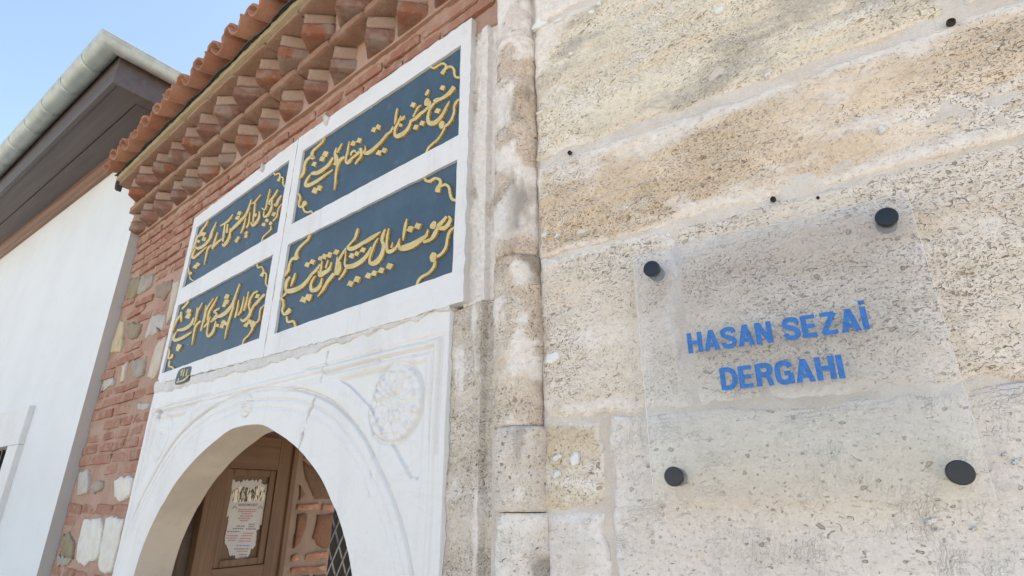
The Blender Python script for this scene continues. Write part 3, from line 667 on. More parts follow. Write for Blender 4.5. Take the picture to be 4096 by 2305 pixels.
# ================================================================== inscription slabs
def SP(x, y, yo=-.012): return FP.px(x, y, yo)
QR = [[SP(*p) for p in [(1211.7, 602.6), (1843.5, 179.8), (1833.8, 540), (1165.4, 897.3)]], [SP(*p) for p in [(1151.4, 979.3), (1829.2, 638), (1808.5, 1088.9), (1096.2, 1335.5)]]]
QL = [[SP(*p) for p in [(786.8, 909.6), (1158, 639.3), (1109.2, 929), (728.4, 1152.6)]], [SP(*p) for p in [(711.9, 1222), (1091.8, 1017.4), (1035.8, 1353.3), (646.3, 1494.2)]]]
seamT, seamB = SP(1196, 552), SP(1054, 1427)
outR = [seamT, SP(1887, 70), SP(1868, 700), SP(1853, 1205), SP(1440, 1325), seamB]
outL = [SP(779, 873), (seamT[0]-.004, seamT[1]-.003), (seamB[0]-.004, seamB[1]), SP(640, 1532), SP(632, 1515)]
Z2 = zoomer(1500, 150, 400/1450); Z3 = zoomer(1100, 500, 400/1450); Z4 = zoomer(1500, 500, 400/1450); Zc = zoomer(1080, 850, 400/1160); Zd = zoomer(1450, 700, 450/1186); Ze = zoomer(680, 600, 500/1208); Zf = zoomer(620, 1000, 500/1295)
T_UR = [(Z2, [(800,390,12),(815,430,18),(860,440,20),(920,400,20),(980,375,20),(1022,395,20),(1022,440,22),(990,490,32),(968,525,38)]), (Z2, [(1005,475,18),(1060,425,20),(1110,425,22),(1145,470,22),(1150,530,22),(1172,572,22),(1228,580,20)]),
 (Z2, [(1145,715,42),(1090,790,38),(1020,850,32),(950,890,28),(900,905,40),(855,935,36)]), (Z2, [(855,950,24),(810,1010,20),(775,1090,22),(765,1170,30),(785,1235,45),(850,1240,45),(920,1190,36),(980,1110,28),(1030,1010,22),(1078,922,10)]),
 (Z2, [(1222,890,14),(1172,940,24),(1145,1010,22),(1145,1080,22),(1115,1170,22),(1070,1240,22),(1020,1285,22)]), (Z2, [(985,1215,36),(962,1260,50),(965,1315,34)]), (Z2, [(1010,1270,30),(995,1330,20),(960,1400,17),(900,1483,18),(830,1543,20),(775,1598,20),(738,1668,14)]),
 (Z2, [(775,755,20),(755,800,28),(730,835,20)]), (Z2, [(765,885,34),(750,930,46),(738,985,34)]), (Z2, [(800,920,12),(785,990,24),(720,1060,24),(650,1110,28),(590,1170,30),(530,1205,28)]), (Z2, [(668,980,10),(620,1015,18),(580,1090,16),(550,1150,18)]),
 (Z2, [(522,1195,24),(500,1270,24),(460,1340,30),(400,1395,38),(330,1430,42),(292,1420,30),(285,1360,20),(310,1290,16),(345,1235,14)]), (Z2, [(430,1130,10),(405,1170,28),(370,1200,20)]), (Z2, [(375,1250,30),(365,1290,32)]),
 (Z2, [(320,1025,10),(307,1100,20),(297,1180,22),(280,1255,8)]), (Z2, [(375,1135,12),(350,1200,20),(315,1265,18),(262,1332,10)]), (Z4, [(258,18,8),(228,90,20),(170,135,22),(110,210,24),(50,280,28),(-10,335,30),(-70,385,36),(-120,408,34),(-160,400,24),(-142,350,14),(-148,298,6)]),
 (Z3, [(1235,335,30),(1252,400,24),(1240,460,22),(1200,510,22),(1160,565,12)]), (Z3, [(1220,385,30),(1180,430,22),(1110,485,24),(1058,548,30),(1025,530,20),(1030,470,18),(1050,380,18),(1065,300,16),(1075,235,8)]), (Z3, [(1095,440,14),(1110,395,18),(1150,372,18),(1172,400,16)]),
 (Z3, [(1005,462,22),(950,500,30),(915,560,24),(895,620,22),(880,720,20),(870,830,18),(852,945,6)]), (Z3, [(972,262,8),(930,340,18),(898,400,18)]), (Z3, [(890,328,10),(868,400,22),(882,455,36),(890,520,40),(860,580,22)]),
 (Z3, [(840,470,18),(770,580,30),(700,640,34),(620,690,38),(550,700,36),(525,690,14)]), (Z3, [(520,712,10),(470,775,20),(440,850,26),(460,880,36),(540,850,32),(640,790,28),(740,715,22),(838,648,10)]),
 (Z3, [(715,178,14),(690,240,20),(620,310,22),(555,370,24),(532,430,30),(545,470,42),(505,468,26),(450,520,24),(425,590,24),(415,670,26),(390,730,26),(338,788,12)]), (Z3, [(298,1000,14),(345,1005,20),(362,1060,20),(345,1130,20),(352,1180,20),(395,1178,24),(425,1135,42),(440,1105,30)]), (Z3, [(402,1190,18),(430,1252,18),(480,1265,18),(522,1250,18),(550,1285,12)])]
D_UR = [(Z2,975,728,1),(Z2,905,1060,1.05),(Z2,548,975,1),(Z2,680,1245,1.05),(Z2,590,1300,1.05),(Z2,42,1298,1),(Z2,-20,1335,1),(Z4,55,402,1.1),(Z4,132,366,1),(Z3,1130,265,1),(Z3,1215,225,1),(Z3,725,420,1.15),(Z3,682,490,1),(Z3,565,565,.9),(Z3,578,948,1.15),(Z3,636,912,1.1)]
T_LR = [(Zd, [(645,8,14),(665,55,18),(710,65,20),(760,35,18),(812,50,20),(818,92,20),(795,145,34),(787,178,34)]), (Zd, [(825,120,14),(870,100,18),(910,130,18),(922,200,18),(945,255,20),(985,265,20)]),
 (Zd, [(885,438,16),(850,480,22),(805,540,34),(850,562,30),(895,530,28),(925,465,20),(905,432,12)]), (Zd, [(765,490,20),(742,535,40),(735,565,28)]), (Zd, [(790,560,20),(760,620,28),(720,675,22),(640,708,18)]),
 (Zd, [(690,572,8),(668,640,22),(600,690,34),(520,740,44),(440,768,44),(395,770,28),(384,720,12),(390,668,6)]), (Zd, [(466,462,8),(450,530,18),(436,610,18),(425,692,6)]),
 (Zd, [(388,675,6),(366,740,16),(330,785,22),(280,808,30),(255,780,20),(254,700,16),(264,620,14),(276,562,8)]), (Zd, [(318,708,6),(302,765,16)]), (Zd, [(238,568,8),(215,630,22),(203,690,20),(220,730,24),(215,790,24),(190,860,30),(140,920,36),(85,930,26),(74,880,14),(100,800,14),(130,720,14),(166,662,6)]),
 (Zd, [(190,598,6),(120,645,24),(50,690,26),(0,718,24)]), (Zc, [(1073,352,24),(1000,400,30),(930,422,32),(900,400,16),(950,340,14),(988,290,18),(1005,230,20),(1020,180,8)]), (Zc, [(1175,400,14),(1120,500,26),(1050,570,32),(970,615,36),(900,628,34),(866,600,16),(872,520,10),(880,415,6)]),
 (Zc, [(880,645,14),(850,710,18),(796,780,10)]), (Zc, [(880,412,10),(830,490,18),(792,560,16),(772,640,26),(758,725,20)]), (Zc, [(808,570,14),(800,640,34),(775,720,30)]), (Zc, [(780,515,8),(768,610,14)]), (Zc, [(740,708,24),(700,760,26),(660,810,22),(610,900,18),(552,975,8)]),
 (Zc, [(712,575,8),(682,660,22),(625,700,32),(575,735,20),(558,680,12)]), (Zc, [(672,548,8),(645,645,16)]), (Zc, [(602,560,8),(590,640,18),(580,730,16)]), (Zc, [(602,758,10),(577,850,24),(530,895,32),(480,900,26),(474,830,18),(500,770,14),(527,732,6)]),
 (Zc, [(578,598,10),(540,660,20),(480,720,20),(430,790,24),(360,860,30),(280,900,36),(210,912,34),(180,885,20),(192,800,22),(230,745,14)]), (Zc, [(292,702,10),(270,770,18),(238,855,8)]), (Zc, [(188,930,18),(130,990,8)]),
 (Zc, [(465,245,16),(440,310,18),(380,365,18),(330,420,18),(303,480,22),(302,525,36),(252,540,18),(220,610,18),(205,680,20),(143,768,8)]), (Zc, [(103,1000,12),(145,1010,18),(152,1080,16),(140,1140,16),(165,1182,18),(210,1150,32),(228,1115,22)]), (Zc, [(190,1205,14),(205,1270,16),(270,1262,18),(292,1325,14)]),
 (Zd, [(972,548,12),(920,590,18),(895,660,18),(880,750,18),(840,820,18),(785,862,18)]), (Zd, [(755,820,30),(742,870,46),(745,915,30)]), (Zd, [(765,905,16),(748,970,18),(700,1030,18),(630,1070,18),(590,1110,18),(568,1165,12)])]
D_LR = [(Zd,580,537,.92),(Zd,500,572,.92),(Zd,282,960,.85),(Zd,196,1006,.85),(Zd,120,1034,.8),(Zd,58,1058,.85),(Zc,945,500,.85),(Zc,1006,476,.8),(Zc,1075,432,.85),(Zc,930,826,.95),(Zc,1006,772,1),(Zc,765,460,.85),(Zc,690,490,.85),(Zc,627,510,.85),(Zc,582,532,.7),(Zc,490,572,.85),(Zc,430,605,.8),(Zc,440,982,1.1),(Zc,386,1012,1)]
T_UL = [(Ze, [(998,212,8),(1015,238,11),(1050,225,10),(1062,255,11),(1045,300,18)]), (Ze, [(1062,262,9),(1090,270,9),(1090,320,9),(1108,358,7)]), (Ze, [(1078,438,7),(1050,475,14),(1022,535,16),(1006,520,9)]), (Ze, [(1040,382,7),(1000,450,13),(960,500,12),(962,530,9)]),
 (Ze, [(985,480,9),(978,560,14),(942,630,17),(905,642,11),(908,590,6)]), (Ze, [(965,378,6),(942,480,10),(918,575,9),(885,560,8)]), (Ze, [(876,430,6),(820,500,10),(785,522,6)]), (Ze, [(822,508,7),(812,600,12),(800,700,10)]), (Ze, [(862,590,7),(856,660,15),(805,728,18),(780,700,9)]),
 (Ze, [(772,600,6),(760,700,10),(738,752,10)]), (Ze, [(730,655,6),(710,740,12),(682,805,9)]), (Ze, [(785,478,7),(755,570,12),(720,640,15),(660,705,19),(600,765,16),(572,800,8)]), (Ze, [(607,622,6),(560,685,13),(485,735,8)]), (Ze, [(530,705,7),(520,800,13),(508,885,10)]), (Ze, [(555,715,9),(548,800,13)]),
 (Ze, [(582,755,7),(572,840,14),(525,920,18),(503,905,8)]), (Ze, [(500,860,9),(460,890,13),(418,935,12)]), (Ze, [(458,795,6),(430,880,12),(408,955,11)]), (Ze, [(447,698,6),(402,795,13),(378,868,12)]), (Ze, [(400,920,12),(365,952,12),(346,1030,9),(330,1108,4)]),
 (Ze, [(408,800,9),(385,855,15),(330,920,17),(270,950,17),(243,932,6)]), (Ze, [(243,952,6),(215,1015,13),(225,1043,15),(280,1000,13),(357,932,5)]), (Ze, [(368,680,7),(340,730,10),(305,780,12),(288,822,17),(260,842,10),(240,910,10),(203,988,9)]), (Ze, [(173,1110,7),(180,1160,8),(188,1205,9),(207,1180,14)]), (Ze, [(186,1218,7),(200,1247,8),(225,1262,7)]),
 (Ze, [(1082,518,6),(1045,570,8),(1030,640,8),(993,688,8)]), (Ze, [(978,695,16),(965,722,19)]), (Ze, [(975,735,9),(970,770,9),(935,805,8),(900,840,8),(884,882,6)])]
D_UL = [(Ze,933,680,.5),(Ze,903,718,.5),(Ze,737,800,.45),(Ze,732,832,.45),(Ze,640,876,.5),(Ze,657,847,.45),(Ze,667,612,.55),(Ze,650,656,.55),(Ze,1000,620,.55),(Ze,322,815,.6),(Ze,326,860,.55),(Ze,272,885,.4),(Ze,242,1128,.55),(Ze,268,1105,.5),(Ze,822,628,.45)]
T_LL = [(Zf, [(1053,128,9),(1066,180,12),(1105,175,10),(1122,222,12),(1102,270,27)]), (Zf, [(1128,235,9),(1152,252,10),(1146,340,10),(1167,382,8)]), (Zf, [(1135,458,15),(1085,510,18),(1040,560,18),(1008,600,15),(978,695,8)]), (Zf, [(1062,428,12),(1020,450,12),(985,510,14),(970,580,12),(985,640,15),(960,700,20),(912,735,18),(886,715,10)]),
 (Zf, [(968,432,7),(940,560,14),(918,630,9)]), (Zf, [(922,482,6),(892,620,14),(858,678,11)]), (Zf, [(865,517,6),(850,610,12),(828,700,13)]), (Zf, [(820,515,6),(805,600,12),(780,680,14),(755,760,13),(735,840,9),(720,922,4)]), (Zf, [(875,350,8),(840,450,12),(800,560,18),(740,640,24),(680,682,24),(635,692,12)]),
 (Zf, [(668,602,10),(612,640,14),(640,662,12),(590,725,12)]), (Zf, [(645,700,9),(600,728,13),(572,750,9)]), (Zf, [(646,485,6),(600,570,12),(560,640,14),(540,730,12)]), (Zf, [(606,500,6),(540,600,12),(510,690,13),(472,838,9)]), (Zf, [(528,570,7),(518,660,15),(500,745,15)]), (Zf, [(565,700,9),(540,760,13),(505,800,11)]),
 (Zf, [(628,735,6),(606,830,16),(560,890,20),(537,872,13),(545,790,9),(572,685,5)]), (Zf, [(470,735,12),(425,780,14),(402,850,12),(380,985,5)]), (Zf, [(492,545,6),(440,640,12),(420,720,11),(398,778,9)]), (Zf, [(437,595,6),(425,700,14)]),
 (Zf, [(402,700,10),(370,770,18),(300,820,22),(228,832,14)]), (Zf, [(222,842,6),(193,900,15),(200,935,20),(260,920,20),(330,880,16),(382,848,6)]), (Zf, [(352,505,9),(325,560,12),(280,610,12)]), (Zf, [(268,640,12),(268,690,16),(270,742,8)]), (Zf, [(255,680,12),(218,740,12),(175,850,8)]),
 (Zf, [(138,1000,9),(147,1060,10),(134,1120,10),(165,1115,17),(182,1078,10)]), (Zf, [(150,1145,10),(143,1200,12),(180,1215,12),(190,1243,8)]), (Zf, [(1132,565,6),(1090,620,10),(1075,720,10),(1042,758,12)]), (Zf, [(1030,740,26),(1012,775,32),(1005,800,20)]), (Zf, [(1010,800,12),(995,840,11),(960,890,10),(920,930,10),(903,985,6)])]
D_LL = [(Zf,1060,478,.6),(Zf,742,482,.65),(Zf,735,535,.75),(Zf,715,572,.55),(Zf,708,748,.65),(Zf,690,788,.6),(Zf,735,762,.5),(Zf,975,742,.7),(Zf,942,776,.65),(Zf,348,632,.65),(Zf,340,682,.75),(Zf,245,1000,.75),(Zf,232,1030,.5),(Zf,645,782,.5)]
def stroke_mesh(zf, pts, yf, yb, parent, name='gold_letter_stroke'):
    S = spline(pts, 6); C = S[:, :2]; Wd = np.maximum(S[:, 2]*.75, 2.6)
    T = np.gradient(C, axis=0); T /= np.maximum(np.hypot(T[:, 0], T[:, 1]), 1e-6)[:, None]; Nn = np.stack([-T[:, 1], T[:, 0]], -1)
    a = C+Nn*Wd[:, None]; b = C-Nn*Wd[:, None]
    # rounded ends
    e0 = C[0]-T[0]*Wd[0]*.2; e1 = C[-1]+T[-1]*Wd[-1]*.2
    mp = lambda p: FP.px(*zf(*p), yf)
    A = [mp(p) for p in a]; B = [mp(p) for p in b]; E0, E1 = mp(e0), mp(e1); n = len(A)
    j = lambda: RNG.normal(0, .0005)
    V = []
    for yy, gr in ((yf, 0), (yb, 1)):
        V += [(p[0]+j()*gr, yy, p[1]+j()*gr) for p in A]+[(p[0]+j()*gr, yy, p[1]+j()*gr) for p in B]+[(E0[0], yy, E0[1]), (E1[0], yy, E1[1])]
    m = 2*n+2; F = []; mi = []
    def addf(f, i): F.append(f); mi.append(i)
    for i in range(n-1): addf([i, n+i, n+i+1, i+1], 0)
    addf([2*n, n, 0], 0); addf([2*n+1, n-1, 2*n-1], 0)
    rim = [2*n]+list(range(n))+[2*n+1]+[n+i for i in range(n-1, -1, -1)]
    for i in range(len(rim)):
        k, l = rim[i], rim[(i+1) % len(rim)]; addf([k, l, l+m, k+m], 1)
    o = mesh(name, V, F, None, parent, mats=[M['gold'], M['goldedge']], midx=mi)
    return o
def dot_mesh(zf, x, y, k, yf, yb, parent):
    q = [(-15, -52), (58, -34), (22, 56), (-58, 26)]
    pts = [FP.px(*zf(x+a*k*.74+random.uniform(-3, 3), y+b*k*.74+random.uniform(-3, 3)), yf) for a, b in q]
    plate('gold_dot', dens(pts, .008, .0006), [], yf, yb, M['gold'], parent, M['goldedge'])
def slab(label, outer, fields, texts, dots, jit):
    us = [p[0] for p in outer]; r = root('inscription_slab', label, 'inscription', FP, (min(us)+max(us))/2, min(p[1] for p in outer), 'inscription slabs over the portal')
    plate('slab_frame', dens(outer, .02, jit), [dens(q, .03, .0007) for q in fields], -.012, .02, M['slab'], r)
    for q, T, Dd in zip(fields, texts, dots):
        cu = sum(p[0] for p in q)/4; cz = sum(p[1] for p in q)/4
        Q = [(cu+(a-cu)*1.02, cz+(b-cz)*1.04) for a, b in q]
        fld = plate('painted_field', Q, [], -.0030, .015, M['blue'], r)
        for i, (zf, pts) in enumerate(T): stroke_mesh(zf, pts, -.0082-.00022*(i % 6), -.0028, fld)
        for zf, x, y, k in Dd: dot_mesh(zf, x, y, k, -.0084-random.random()*.0008, -.0028, fld)
    return r
slab('white marble inscription slab with two gold-on-blue panels, next to the colonnette', outR, QR, [T_UR, T_LR], [D_UR, D_LR], .0014)
sl = slab('white marble inscription slab with two gold-on-blue panels and small date patch, next to the brickwork', outL, QL, [T_UL, T_LL], [D_UL, D_LL], .0014)
dp = [FP.px(*Zf(*p), -.0135) for p in [(255, 1240), (300, 1218), (372, 1206), (368, 1262), (348, 1332), (310, 1368), (212, 1396), (212, 1340), (235, 1270)]]
dc = plate('date_patch', [tuple(p) for p in closed_spline(dp, 3)], [], -.0132, -.010, M['blue'], sl)
for i, pts in enumerate([[(336, 1238, 6), (318, 1305, 7)], [(306, 1232, 6), (288, 1308, 7)], [(285, 1238, 6), (268, 1300, 7)], [(262, 1262, 6), (285, 1255, 6)], [(350, 1296, 7), (300, 1345, 9), (222, 1372, 8)], [(250, 1330, 6), (236, 1356, 7)]]):
    stroke_mesh(Zf, pts, -.0150-.0002*i, -.0130, dc, 'gold_numeral')
# crumbs of old plaster on the slab's upper edge
for zf, x, y, rx, ry in [(zoomer(1150, 150, 400/1450), 570, 1190, 45, 85), (Ze, 900, 170, 16, 44)]:
    dab(zf, x, y, rx, ry, FP, sl, -.012, .008, M['jambplaster'])

# ================================================================== marble portal
mp_ = root('marble_portal', 'carved white marble door surround with rosettes under the inscription', 'portal', FP, -1.80)
ac = -1.826
AR = np.array([(0, 1.849), (.08, 1.8455), (.13, 1.836), (.17, 1.823), (.256, 1.792), (.335, 1.757), (.42, 1.708), (.48, 1.664), (.53, 1.613), (.553, 1.592), (.60, 1.530), (.632, 1.472), (.650, 1.42), (.660, 1.372), (.668, 1.28), (.672, 1.15)])
hs = spline(AR, 14); seg = np.r_[0, np.cumsum(np.hypot(*np.diff(hs, axis=0).T))]
NA = 400; tt = np.linspace(0, seg[-1], NA); half = np.stack([np.interp(tt, seg, hs[:, 0]), np.interp(tt, seg, hs[:, 1])], -1)
arch = np.vstack([np.stack([ac-half[::-1, 0], half[::-1, 1]], -1), np.stack([ac+half[1:, 0], half[1:, 1]], -1)])
ZTOP = 2.052
GR = np.array([(0, 1.963), (.1, 1.957), (.2, 1.945), (.3, 1.930), (.43, 1.892), (.53, 1.845), (.63, 1.772), (.69, 1.708), (.75, 1.640), (.80, 1.566), (.836, 1.491), (.86, 1.40), (.875, 1.25), (.88, .9), (.881, 0)])
gs = spline(GR[:13], 10)
def gdist(U, Z):
    dx = np.abs(U-ac); zg = np.interp(dx, gs[:, 0], gs[:, 1]); sl_ = np.interp(dx, gs[:-1, 0], np.diff(gs[:, 1])/np.maximum(np.diff(gs[:, 0]), 1e-5))
    return (Z-zg)/np.sqrt(1+np.minimum(sl_**2, 60))
bump = lambda x, c, w: np.exp(-((x-c)/w)**2)
sst = lambda x, a, b: (lambda t: t*t*(3-2*t))(np.clip((x-a)/(b-a), 0, 1))
CR = np.array([(-1.405, 2.02), (-1.407, 1.995), (-1.421, 1.928), (-1.433, 1.903), (-1.449, 1.877), (-1.461, 1.853), (-1.467, 1.831), (-1.477, 1.801), (-1.492, 1.752)])
def pdist(U, Z, poly):
    D = np.full(U.shape, 9.0)
    for a, b in zip(poly[:-1], poly[1:]):
        ab = b-a; t = np.clip(((U-a[0])*ab[0]+(Z-a[1])*ab[1])/(ab@ab), 0, 1)
        D = np.minimum(D, np.hypot(U-a[0]-t*ab[0], Z-a[1]-t*ab[1]))
    return D
def rosette(U, Z, c, r, pet, amp):
    x, y = U-c[0], Z-c[1]; rr = np.hypot(x, y)/r; th = np.arctan2(y, x)
    inside = 1-sst(rr, .97, 1.03)
    p1 = np.abs(np.cos(th*pet/2+.3)); p2 = np.abs(np.sin(th*pet/2+.3)); p3 = np.abs(np.cos(th*pet+.9))
    r1 = sst(rr, .16, .26)*(1-sst(rr, .40+.10*p1, .46+.10*p1)); r2 = sst(rr, .44, .52)*(1-sst(rr, .68+.10*p2, .74+.10*p2)); r3 = sst(rr, .72, .80)*(1-sst(rr, .93, .98))
    worn = .65+.7*fbm(U, Z, 26, 3, 77)
    return inside*amp*(.45*(1-rr*rr*.6)+worn*(.10+.85*r1*p1+.70*r2*p2+.55*r3*p3+.9*bump(rr, 0, .12)-.5*bump(rr, .22, .04)+.16*fbm(U, Z, 90, 3, 78)))-.45*amp*bump(rr, 1.03, .035)
def face(U, Z):
    de = np.minimum(np.minimum(U-UPL, UPR-U), 2.010-Z)
    dg = gdist(U, Z)
    h = -.008*sst(de, .070, .084)+.007*bump(de, .037, .0085)-.006*bump(de, .0240, .0040)-.006*bump(de, .051, .0040)+.003*bump(de, .064, .005)
    h = np.where(dg < .060, np.maximum(h, np.where(dg < -.01, 0, 0)*h+0), h)
    band = 1-sst(dg, .044, .068)
    arc = -.011*bump(dg, -.002, .0048)+.003*bump(dg, .026, .016)-.0035*bump(dg, -.034, .0042)-.002*bump(dg, -.062, .0036)
    h = h*(1-band)+np.where(de > .075, arc, np.minimum(h, arc)*.5+h*.5)*band
    h = h+rosette(U, Z, (-1.085, 1.845), .094, 12, .014)+rosette(U, Z, (-2.530, 1.856), .090, 6, .006)+rosette(U, Z, (-1.842, 1.912), .036, 6, .007)
    h = h+.0022*fbm(U, Z, 5, 4, 90)+.0008*fbm(U, Z, 40, 3, 92)
    cd = pdist(U, Z, CR); cd = cd+.004*fbm(U, Z, 70, 3, 93); wd = np.maximum(.0004, -.0008+.0042*np.clip(vn(U*0, Z, 45, 94)+.42, 0, 1)*2)
    h = h-.022*(1-sst(cd, wd*.6, wd*1.5))
    # hair crack left of the crown and a broken-out hole in the far rosette's corner
    h = h-.004*(1-sst(np.abs(U+2.262+.006*vn(U*0, Z, 22, 95)), .0008, .0026))*(Z > 1.86)
    hd = np.hypot((U+2.592)/1.35, Z-1.957)+.012*vn(U, Z, 60, 97)
    h = h-.040*(1-sst(hd, .016, .022))
    h = h-.006*(1-sst(np.hypot((U+1.0), Z-1.975)+.03*vn(U, Z, 30, 98), .012, .04))
    return h
cols = []
MZ = 240
for u, za in arch: cols.append((u, za))
uo1 = np.linspace(UPL, ac-AR[-1, 0]-.0005, 62); uo2 = np.linspace(ac+AR[-1, 0]+.0005, UPR, 100)
cols = [(u, .0) for u in uo1]+cols+[(u, .0) for u in uo2]
tz = np.linspace(0, 1, MZ); Uc = np.array([c[0] for c in cols]); Za = np.array([c[1] for c in cols])
zz0 = np.where(Za == 0, 1.15, Za)      # fine grid above 1.15 m, one strip below
UU = np.repeat(Uc[:, None], MZ, 1); ZZ = zz0[:, None]+(ZTOP-zz0)[:, None]*tz[None, :]
HH = face(UU, ZZ)
# worn arris along the arch
adist = np.minimum(ZZ-Za[:, None], 1)*(Za[:, None] > 0)+(Za[:, None] == 0)
V = np.stack([UU, -.004-HH, ZZ], -1).reshape(-1, 3); nC = len(Uc)
F = gridF(nC, MZ).tolist(); nb = len(V)
ext = [(u, -.004, 0.0) for u in Uc if True]
V = np.vstack([V, ext])
for i in range(nC-1):
    if Za[i] == 0 and Za[i+1] == 0: F.append([nb+i, nb+i+1, (i+1)*MZ, i*MZ])
# top and outer returns
kb = len(V); V = np.vstack([V, [(u, .12, ZTOP) for u in Uc]])
for i in range(nC-1): F.append([i*MZ+MZ-1, (i+1)*MZ+MZ-1, kb+i+1, kb+i])
for ci, s_ in ((0, 1), (nC-1, -1)):
    k0 = len(V); V = np.vstack([V, [(Uc[ci], .12, ZZ[ci, j]) for j in range(MZ)]])
    for j in range(MZ-1):
        f = [ci*MZ+j, ci*MZ+j+1, k0+j+1, k0+j]; F.append(f if s_ > 0 else f[::-1])
mesh('arch_face', V, F, M['marble'], mp_, smooth=True)
lump('broken_hole', [(-2.592+.026*math.cos(t), 1.957+.020*math.sin(t)) for t in np.linspace(0, 2*math.pi, 9, endpoint=False)], .030, .008, M['holebrown'], mp_, jit=.001)
# intrados: two voussoir stones per side with a joint
jam = np.vstack([[(arch[0, 0], 0.0)], arch, [(arch[-1, 0], 0.0)]])
AL = np.r_[0, np.cumsum(np.hypot(*np.diff(jam, axis=0).T))]
def soffit(i0, i1, seed):
    pts = jam[i0:i1+1]; dense = []
    nr = 16; V = []; n = len(pts)
    for i, (u, zz) in enumerate(pts):
        for k in range(nr):
            yy = -.0045+(.130)*k/(nr-1); d = .0022*float(fbm(np.array(yy), np.array(AL[i0+i]), 16, 3, seed))+.0016*math.exp(-min(i, n-1-i)*.8)
            nx, nz = (ac-u), (1.2-zz) if zz > 1.2 else 0; L = math.hypot(nx, nz) or 1
            ins = .0 if k == 0 else d
            V.append((u-nx/L*ins, yy, zz-nz/L*ins))
    F = []
    for i in range(n-1):
        for k in range(nr-1): F.append([i*nr+k, i*nr+k+1, (i+1)*nr+k+1, (i+1)*nr+k])
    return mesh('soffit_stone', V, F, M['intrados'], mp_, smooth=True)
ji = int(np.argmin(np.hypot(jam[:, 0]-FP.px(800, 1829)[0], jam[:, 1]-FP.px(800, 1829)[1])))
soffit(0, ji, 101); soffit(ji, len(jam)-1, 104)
# rear ring closing the stone behind the soffit
V = []; F = []
for i, (u, zz) in enumerate(jam):
    V += [(u, .1255, zz), (min(max(u+(u-ac)*.9, UPL), UPR), .1255, ZTOP if zz > .01 else 0)]
for i in range(len(jam)-1): F.append([2*i, 2*i+1, 2*i+3, 2*i+2])
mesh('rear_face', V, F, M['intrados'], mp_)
# mortar seam between slabs and portal
def ribbon(name, top, bot, y, mat, parent, n=420, amp=.011, seed=0):
    us = np.linspace(top[0][0], top[-1][0], n); t = np.array(top); b = np.array(bot)
    zt = np.interp(us, t[:, 0], t[:, 1])+amp*fbm(us, us*0+seed, 22, 4, seed); zb = np.interp(us, b[:, 0], b[:, 1])+amp*1.5*fbm(us, us*0+seed+3, 20, 4, seed+7)
    nr = 11; V = []; F = []
    for i in range(n):
        for k in range(nr):
            q = k/(nr-1); zz = zt[i]+(zb[i]-zt[i])*q
            V.append((us[i], y+.008*(k in (0, nr-1))-.001*math.sin(math.pi*q)-.0075*float(fbm(us[i], zz, 45, 3, seed)), zz))
    for i in range(n-1):
        for k in range(nr-1): F.append([i*nr+k, i*nr+k+1, (i+1)*nr+k+1, (i+1)*nr+k])
    return mesh(name, V, F, mat, parent, smooth=True)
ribbon('mortar_seam', [(UPL, 2.112), (-2.45, 2.085), (-2.2, 2.078), (-1.8, 2.072), (-1.3, 2.066), (-.90, 2.060)], [(UPL, 2.045), (-2.5, 2.036), (-2.25, 2.035), (-1.9, 2.036), (-1.55, 2.030), (-1.2, 2.040), (-.90, 2.046)], -.0075, M['seam'], mp_, seed=110)
box('bed_mortar', (UPL+.002, UPR-.002, .004, .12, 2.02, 2.13), M['seam'], mp_)

# ================================================================== stone jamb strip between marble and colonnette
jb = root('stone_jamb', 'narrow pitted stone strip beside the marble portal and the colonnette', 'wall', FP, -.84)
def jprof(sd):
    def fn(U, Z, d):
        e1 = -.826+.004*fbm(U*0, Z, 9, 3, sd); e2 = -.800+.005*fbm(U*0, Z, 8, 3, sd+5)
        y = np.where(U < e1, .006, np.where(U < e2, -.001, .013))
        return y-.007*fbm(U, Z, 16, 4, sd+1)-.0035*fbm(U, Z, 60, 3, sd+2)
    return fn
def jamb(z0, z1, u0, mat, sd, bias):
    ob = hfield('jamb_face', u0, -.66, z0, z1, .0035, jprof(sd), mat, jb, skirt=.1, jit=.003, seed=sd, wash=.01)
    n = len(ob.data.vertices); c = np.zeros(n*3); ob.data.vertices.foreach_get('co', c); c = c.reshape(-1, 3)+OFF[jb.name]
    U, Z = c[:, 0], c[:, 2]
    wv = np.clip((fbm(U*2, Z*.6, 14, 5, sd+20)+bias+.45*np.exp(-((U+.812)/.016)**2))*5, 0, 1)
    ob.data.attributes['wash'].data.foreach_set('value', wv)
jamb(1.1, 2.045, -.9015, SM['jamb'], 120, -.25); jamb(0, 1.099, -.9015, SM['jamb'], 124, -.2); jamb(2.046, 2.86, -.874, SM['jamb'], 128, .28)

# ================================================================== brick cornice
cn = root('brick_cornice', 'two rows of projecting dogtooth bricks under the tiled eave', 'cornice', FP, -2.1, 3.05)
UE = .9
box('mortar_core', (UL+.004, UE, -.008, .44, 3.055, 3.30), M['pinkmortar'], cn)
box('mortar_core', (UL+.004, UE, -.070, .44, 3.212, 3.339), M['pinkmortar'], cn)
def teeth(tip0, ytip, zb, mat):
    u = tip0+.18*13
    while u > UL-.02:
        j = random.gauss(0, .008); a = math.radians(45+random.gauss(0, 4.5)); sw = .131+random.gauss(0, .004); hb = .054+random.gauss(0, .005)
        tip = u+j; yt = ytip+random.gauss(0, .006)
        brick('dogtooth_brick', (tip, yt+sw*.707, zb+hb/2), (sw, sw, hb), mat, cn, rotz=a, ry=random.gauss(0, .035))
        s2 = sw-.004; h2 = .109-hb
        brick('bed_mortar', (tip+random.gauss(0, .004), yt+.005+s2*.707, zb+hb+h2/2), (s2, s2, h2), M['toothpad'], cn, rotz=a+random.gauss(0, .03))
        u -= .18
teeth(-1.505, -.078, 3.066, M['tooth']); teeth(-1.584, -.158, 3.221, M['tooth'])
